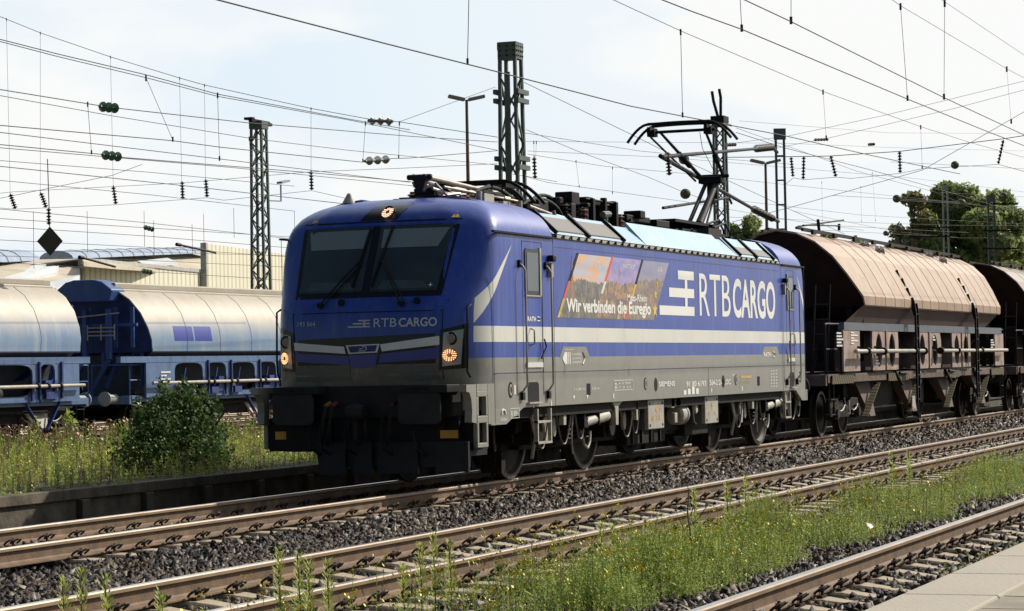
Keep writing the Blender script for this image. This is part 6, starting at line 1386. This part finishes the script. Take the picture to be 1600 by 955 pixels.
M['bush'] = leafmat('bush_leaf', (.035, .075, .018), (.06, .11, .03), 3); M['bushl'] = leafmat('bush_leaf_light', (.09, .15, .035), (.13, .18, .05), 3)
M['tleaf'] = leafmat('tree_leaf', (.20, .27, .09), (.27, .33, .12), .35, .55); M['tleaf2'] = leafmat('tree_leaf_light', (.28, .33, .10), (.34, .37, .13), .35, .55); M['tleaf3'] = leafmat('tree_leaf_brown', (.28, .21, .12), (.19, .17, .09), .35, .4)
M['bark'] = mat('bark', (.09, .07, .05), .9, var=.3, vscale=6)
def weeds(name, P, H, lens=(.05, .11), nleaf=12, mats=('weed', 'weed2', 'weedd', 'flower'), prob=(.45, .3, .25), flower=.5, lw=.010, stemw=.0035, spread=.35, lean=.18, fsize=.012, nfl=5):
    """stems with many narrow leaves and small flower heads, one mesh"""
    n = len(P); az = rng.uniform(0, 6.28, n); ln = rng.uniform(0, lean, n)*H
    top = P+np.stack([np.cos(az)*ln, np.sin(az)*ln, H], 1)
    V, F, Mi = [], [], []; base = 0
    # stems (thin vertical quads facing random azimuth, two crossed)
    for rot in (0, 1.57):
        a = rng.uniform(0, 3.14, n)+rot; w = np.stack([np.cos(a), np.sin(a), np.zeros(n)], 1)*stemw*np.clip(H/.4, .6, 2)[:, None]
        V.append(np.stack([P-w, P+w, top+w*.4, top-w*.4], 1).reshape(-1, 3)); F.append(np.arange(n*4).reshape(n, 4)+base); base += n*4
        sm_ = rng.choice([0, 1, 2], n, p=prob); Mi.append(sm_)
    stem_m = Mi[0]; Mi[1] = stem_m
    # leaves
    k = nleaf; tt = rng.uniform(.06, 1, (n, k)); base_p = P[:, None]+(top-P)[:, None]*tt[..., None]
    a = rng.uniform(0, 6.28, (n, k)); L_ = rng.uniform(*lens, (n, k))*np.clip(H/.4, .5, 1.6)[:, None]*(1.15-.75*tt); up = rng.uniform(.1, 1.1, (n, k))
    dr = np.stack([np.cos(a), np.sin(a), up], -1); dr /= np.linalg.norm(dr, axis=-1)[..., None]; tip = base_p+dr*L_[..., None]
    sd = np.stack([-np.sin(a), np.cos(a), rng.uniform(-.5, .5, (n, k))], -1)*(lw*rng.uniform(.6, 1.4, (n, k)))[..., None]
    mid = base_p+dr*(L_*.5)[..., None]+np.array([0, 0, .008])
    q = np.stack([base_p, mid+sd, tip, mid-sd], 2).reshape(-1, 3); m_ = n*k; V.append(q); F.append(np.arange(m_*4).reshape(m_, 4)+base); base += m_*4; Mi.append(np.repeat(stem_m, k))
    # flowers
    fl = np.where(rng.random(n) < flower)[0]
    if len(fl):
        c = np.repeat(top[fl], nfl, 0)+rng.normal(0, .03, (len(fl)*nfl, 3))*np.array([1, 1, .6]); m_ = len(c); s = rng.uniform(.6, 1.3, m_)*fsize
        a = rng.uniform(0, 3.14, m_); u = np.stack([np.cos(a), np.sin(a), rng.uniform(-.4, .4, m_)], 1)*s[:, None]; w = np.stack([-np.sin(a)*.6, np.cos(a)*.6, np.full(m_, .7)], 1)*s[:, None]
        V.append(np.stack([c-u, c-w, c+u, c+w], 1).reshape(-1, 3)); F.append(np.arange(m_*4).reshape(m_, 4)+base); base += m_*4; Mi.append(np.full(m_, 3))
    return bulk(name, np.concatenate(V), np.concatenate(F), list(mats), np.concatenate(Mi))
def field(n, xr, yr, keep=None, far=20.):
    x = rng.uniform(*xr, n); y = rng.uniform(*yr, n); px, py, dz = proj(np.stack([x, y, np.zeros(n)], 1)); ok = (px > -60) & (px < 1660) & (py < 1040) & (dz > 1)
    ok &= rng.random(n) < np.clip((far/dz)**1.2, .08, 1)
    if keep is not None: ok &= keep(x, y)
    return x[ok], y[ok]
# strip between the middle track and the platform track
cl = rng.uniform(0, 1, (120, 4)); cx_ = -15+cl[:, 0]*60; cy_ = -6.75+(cl[:, 1]-.5)*1.5; ch_ = .25+.85*cl[:, 2]**1.3
def clump(x, y):
    o = np.zeros(len(x))
    for a, c, h in zip(cx_, cy_, ch_): o = np.maximum(o, h*np.exp(-(((x-a)/.55)**2+((y-c)/.42)**2)))
    return o
x, y = field(250000, (-16.5, 60), (-8.0, -5.4), far=17); g = clump(x, y)
yc_ = -6.55+.18*np.sin(x*.9)+.1*np.sin(x*2.3+1); hw_ = (1.0+.15*np.sin(x*1.7+2)+.12*np.sin(x*3.9))*np.clip((x+17)/7, .5, 1)
dome = np.sqrt(np.clip(1-((y-yc_)/hw_)**2, 0, 1)); bias = np.clip((x+12.6)/3.2, .10, 1)
ok = rng.random(len(x)) < (.32+.68*g)*np.clip(dome*1.5, 0, 1)*bias*.85; x, y, g, dome = x[ok], y[ok], g[ok], dome[ok]
H = np.clip((.15+.36*g**1.2)*(.35+.65*dome)*rng.uniform(.55, 1.2, len(x))*np.clip((x+17)/6, .55, 1.0), .06, .60)
print('weed stems', len(x))
kind(weeds('weeds', np.stack([x, y, np.full(len(x), -.31)], 1), H, nleaf=17, flower=.22, lw=.0046, lens=(.035, .085), fsize=.008, nfl=4, lean=.42, stemw=.0025, prob=(.42, .40, .18)), 'stuff')
x, y = field(3600, (-17, 8), (-7.6, -5.35), far=20); ok = rng.random(len(x)) < .35*(.3+.7*clump(x, y)); x, y = x[ok], y[ok]
kind(weeds('yellow_ragwort', np.stack([x, y, np.full(len(x), -.30)], 1), rng.uniform(.2, .52, len(x)), nleaf=9, flower=.95, lw=.006, fsize=.013, nfl=7, mats=('weed', 'weed2', 'straw', 'flower')), 'stuff')
# grassy tufts by the platform track
x, y = field(2600, (-13.5, -3), (-10.6, -9.5), far=22); ok = rng.random(len(x)) < np.exp(-((x+10.3)/.5)**2-((y+9.9)/.25)**2)+np.exp(-((x+9.0)/.35)**2-((y+9.8)/.2)**2)*.8; x, y = x[ok], y[ok]
kind(weeds('grass_tufts', np.stack([x, y, np.full(len(x), -.28)], 1), rng.uniform(.12, .4, len(x)), nleaf=10, flower=.12, lw=.006, mats=('weed', 'weed2', 'straw', 'flower')), 'stuff')
# verge beyond the locomotive
x, y = field(90000, (-10, 75), (2.76, 15.2), far=21); g = .5+.5*np.sin(x*1.3+y*.8)*np.sin(y*1.9-x*.5)
ok = rng.random(len(x)) < (.35+.65*g); x, y, g = x[ok], y[ok], g[ok]
H = (.10+.30*g)*rng.uniform(.4, 1.3, len(x))*np.clip((y-2.4)/.8, .5, 1)
kind(weeds('verge_grass', np.stack([x, y, np.where(y < 2.9, .15, vz(y)-.02)], 1), H, nleaf=9, flower=.16, lw=.011, stemw=.007, lens=(.06, .15), fsize=.02, nfl=3, prob=(.50, .28, .22), mats=('weed2', 'straw', 'weed', 'flower')), 'stuff')
x, y = field(5000, (5, 60), (11, 15.2), far=30); kind(weeds('dry_seedheads', np.stack([x, y, vz(y)-.02], 1), rng.uniform(.3, .75, len(x)), nleaf=7, flower=.9, lw=.012, stemw=.009, fsize=.03, nfl=4, mats=('weed', 'weed2', 'straw', 'pink')), 'stuff')
# tall fluffy weeds in the foreground
def tall_weed(px, pyt, pyb, y, label, dens=160, s=1.0):
    T = aY(px, pyt, y); B0 = Vector((T.x, T.y, -.32)); h = T.z-B0.z; n = int(dens); t_ = thing('tall_weed', label, 'weed', B0, 0)
    b = MB(); b.path([(0, 0, 0), (.01, 0, h*.5), (.0, .01, h)], .005*s, 5); b.build('stem', 'straw', t_)
    f = rng.uniform(.35, 1, n); a = rng.uniform(0, 6.28, n); r = (.012+.045*(1-f))*s*rng.uniform(.3, 1.2, n)
    P_ = np.stack([np.cos(a)*r, np.sin(a)*r, f*h], 1); up = np.stack([np.cos(a)*.03, np.sin(a)*.03, np.full(n, .035)], 1)*s; sd = np.stack([-np.sin(a), np.cos(a), np.zeros(n)], 1)*.006*s
    V_ = np.stack([P_, P_+up*.5+sd, P_+up, P_+up*.5-sd], 1).reshape(-1, 3)
    f2 = rng.uniform(.0, .6, 60); a = rng.uniform(0, 6.28, 60); P2 = np.stack([f2*0, f2*0, f2*h], 1); up = np.stack([np.cos(a)*.09, np.sin(a)*.09, np.full(60, .03)], 1); sd = np.stack([-np.sin(a), np.cos(a), np.zeros(60)], 1)*.008
    V2 = np.stack([P2, P2+up*.5+sd, P2+up, P2+up*.5-sd], 1).reshape(-1, 3); VV = np.concatenate([V_, V2]); m_ = len(VV)//4
    bulk('foliage', VV, np.arange(m_*4).reshape(m_, 4), ['weed2', 'weed'], np.where(np.arange(m_) < n, rng.choice([0, 1], m_, p=(.8, .2)), 1), parent=t_)
for px, pyt, y, lb in ((100, 905, -6.1, 'leftmost fluffy weed stalk at the bottom left corner'), (127, 892, -6.2, 'second fluffy weed stalk from the bottom left corner'), (166, 896, -6.3, 'fluffy weed stalk third from the left in front of the near rail'),
                       (251, 922, -6.4, 'short fluffy weed stalk between the two foreground groups'), (436, 858, -6.1, 'fluffy weed stalk at the left end of the foreground middle group'), (467, 866, -6.2, 'fluffy weed stalk in the foreground middle group'), (483, 874, -6.3, 'small fluffy stalk right of the foreground middle group'),
                       (512, 876, -6.4, 'lone fluffy stalk right of the foreground middle group'), (657, 852, -6.2, 'fluffy stalk left of the tallest foreground weed'), (678, 836, -6.3, 'tallest fluffy weed standing against the near rail of the middle track'), (703, 846, -6.4, 'fluffy stalk immediately right of the tallest foreground weed'), (630, 885, -6.5, 'low fluffy stalk at the left foot of the tallest weed'),
                       (940, 818, -6.4, 'thin weed stalk over the sleepers right of centre foreground'), (958, 822, -6.2, 'second thin weed stalk over the sleepers'), (1136, 752, -6.2, 'weed stalk rising above the flowers at the middle right'), (1165, 745, -6.3, 'taller weed stalk above the flowers at the middle right'), (1085, 765, -6.3, 'weed stalk beside the bare brown stem'), (1392, 708, -6.1, 'distant weed stalk rising in front of the rails at the right'), (1420, 704, -6.2, 'last distant weed stalk at the right')):
    tall_weed(px, pyt, 0, y, lb)
ds = thing('dry_stem', 'bare brown branching dry stem standing in the weeds right of centre', 'weed', aY(1080, 905, -7.2)); h = aY(1078, 765, -7.2).z-ds.location.z
b = MB(); b.path([(0, 0, 0), (.03, .0, h*.4), (.0, .02, h*.75), (.06, .02, h)], .007, 5)
for z, dx, dy in ((.3, .14, -.05), (.45, -.16, .04), (.55, .17, .03), (.7, -.1, -.08), (.8, .12, .05), (.6, .05, -.14)): b.path([(0.01, 0, h*z), (dx*.5, dy*.5, h*z+.06), (dx, dy, h*z+.17)], .0035, 4)
b.build('stem', 'straw', ds)
lt = thing('litter', 'crumpled white and red wrapper lying at the foot of the weeds', 'litter', aY(1360, 826, -7.7))
b = MB(); b.add([(0, 0, 0), (.14, -.02, .02), (.20, .05, .06), (.1, .09, .09), (.03, .06, .05), (.11, .03, .07)], [(0, 1, 5), (1, 2, 5), (2, 3, 5), (3, 4, 5), (4, 0, 5)]); b.build('wrapper', 'white', lt)
b = MB(); b.add([(.12, -.01, .04), (.24, 0, .03), (.22, .06, .08), (.13, .05, .09)], [(0, 1, 2, 3)]); b.build('red_print', 'red', lt); lt.scale = (.6, .6, .6)

def foliage(n, blobs, leaf, seed=0, shell=.75, mats=('tleaf', 'tleaf2', 'tleaf3'), prob=(.6, .3, .1), parent=None, name='crown'):
    r_ = np.random.default_rng(seed); bl = np.array(blobs, float); wgt = (bl[:, 3]*bl[:, 4]*bl[:, 5])**.67; idx = r_.choice(len(bl), n, p=wgt/wgt.sum())
    d = r_.normal(size=(n, 3)); d /= np.linalg.norm(d, axis=1)[:, None]; rad = r_.uniform(shell, 1.06, n)**.7
    cl_ = r_.normal(size=(n//14+1, 3))*.09; off = np.repeat(cl_, 14, 0)[:n]
    P = bl[idx, :3]+(d*rad[:, None]+off)*bl[idx, 3:6]
    nrm_ = d+r_.normal(size=(n, 3))*.7; nrm_ /= np.linalg.norm(nrm_, axis=1)[:, None]; u = np.cross(nrm_, r_.normal(size=(n, 3))); u /= np.linalg.norm(u, axis=1)[:, None]; w = np.cross(nrm_, u)
    s = leaf*r_.uniform(.55, 1.35, n)[:, None]; V_ = np.stack([P-u*s, P-w*s*.55, P+u*s, P+w*s*.55], 1).reshape(-1, 3)
    up = (rad > .9)
    mi = r_.choice(3, n, p=prob); return bulk(name, V_, np.arange(n*4).reshape(n, 4), list(mats), mi, parent=parent)
def tree(label, px, pyt, pyb, y, wpx, n, seed, prob=(.6, .32, .08), bare=False, name='tree'):
    T = aY(px, pyt, y); D = (T-CP).dot(_d); w = wpx*D/FPX; zt = T.z; H_ = zt+.5; t = thing(name, label, 'tree', (T.x, T.y, -.5), 0)
    r_ = random.Random(seed); b = MB(); b.path([(0, 0, 0), (.1, 0, H_*.3), (0, .1, H_*.6)], H_*.022, 8)
    blobs = []
    cr = w/2
    for k in range(34):
        a = r_.uniform(0, 6.28); q = r_.random()**.45; zz = H_*(.36+.58*r_.random()); f = math.sqrt(max(.08, 1-((zz/H_-.58)/.45)**2)); x_, y_ = math.cos(a)*q*cr*.88*f, math.sin(a)*q*cr*.88*f
        rr = cr*r_.uniform(.20, .34); rr = min(rr, (H_-zz)*1.0+.3); blobs.append((x_, y_, zz, rr, rr, rr*.8)); b.path([(0, .05, H_*.35), (x_*.5, y_*.5, zz*.75), (x_, y_, zz)], H_*.006, 5)
    blobs.append((0, 0, H_*.86, cr*.3, cr*.3, H_*.12)); b.build('trunk', 'bark', t)
    foliage(n, blobs, D*.00125, seed, .35, mats=('tleaf', 'tleaf2', 'tleaf3'), prob=prob, parent=t)
    return t
tree('big dense green tree at the right edge behind the wagons', 1508, 284, 400, 45, 185, 52000, 3)
tree('yellowish green tree cut by the right edge of the photo', 1590, 345, 400, 48, 150, 16000, 4, (.35, .5, .15))
tree('sparse brownish tree on the left side of the big green tree', 1432, 290, 400, 50, 90, 4200, 5, (.22, .18, .6))
tree('green tree filling the gap under the brownish tree', 1452, 322, 400, 56, 120, 14000, 15)
tree('low green tree behind the rear end of the locomotive', 1170, 330, 400, 60, 88, 9000, 6)
tree('small distant tree in the gap left of the big trees', 1288, 358, 400, 60, 60, 3500, 7)
tree('tiny distant tree just above the brown wagon roof', 1337, 362, 400, 70, 26, 1200, 8)
tree('small distant treetop showing between roof equipment of the locomotive', 960, 318, 400, 90, 70, 3000, 9)
tree('green tree mostly hidden behind the roof equipment', 1090, 345, 400, 75, 90, 5000, 10)
tree('treetop low behind the brown wagon near the tree group', 1400, 372, 400, 60, 60, 4000, 11)
# bush on the verge
bu = thing('bush', 'large dark green bush on the verge left of the locomotive front', 'bush', (2.9, 4.15, 0))
b = MB(); r_ = random.Random(3)
for k in range(9): a = r_.uniform(0, 6.28); b.path([(0, 0, 0), (.35*math.cos(a), .35*math.sin(a), .6), (.7*math.cos(a), .7*math.sin(a), 1.1)], .014, 5)
b.build('branch', 'bark', bu)
foliage(15000, [(0, 0, .55, .95, .60, .55), (-.1, .1, .95, .68, .45, .42), (.75, .1, .45, .6, .5, .45), (-.85, .1, .45, .5, .45, .45), (-.2, 0, 1.2, .28, .25, .25), (.45, 0, .95, .5, .38, .35), (1.15, .1, .3, .35, .4, .3), (-.6, 0, .9, .3, .3, .25)]+[(q*1.02+r_.uniform(-.1, .1), r_.uniform(-.3, .3), 1.33-.55*abs(q)**1.5+r_.uniform(-.1, .12), r_.uniform(.06, .13), .1, r_.uniform(.14, .28)) for q in [r_.uniform(-1, 1.15) for _ in range(26)]], .032, 12, .35, ('bush', 'bushl', 'weedd'), (.62, .13, .25), parent=bu, name='foliage'); bu.scale = (1.0, 1.0, .92)
# creeper and tall plants by the wagon
for px, pyt, y, lb, sc in ((108, 640, 14.2, 'light green creeper climbing in front of the blue wagon bogie', 1.), (52, 655, 13.5, 'tall flowering weed in front of the left blue wagon', .9)):
    T = aY(px, pyt, y); cpn = thing('tall_plant', lb, 'plant', (T.x, T.y, -.2)); h = T.z+.2
    b = MB(); b.path([(0, 0, 0), (.05, 0, h*.5), (0, 0, h)], .012, 5); b.build('stem', 'straw', cpn)
    foliage(260 if sc == 1 else 500, [(0, 0, h*.3, .3, .22, h*.35), (0.05, 0, h*.72, .14, .12, h*.3)], .07 if sc == 1 else .045, 20, .2, ('weed', 'weed2', 'weedd') if sc == 1 else ('weed', 'weed2', 'straw'), (.7, .3, 0) if sc == 1 else (.4, .3, .3), parent=cpn, name='foliage')
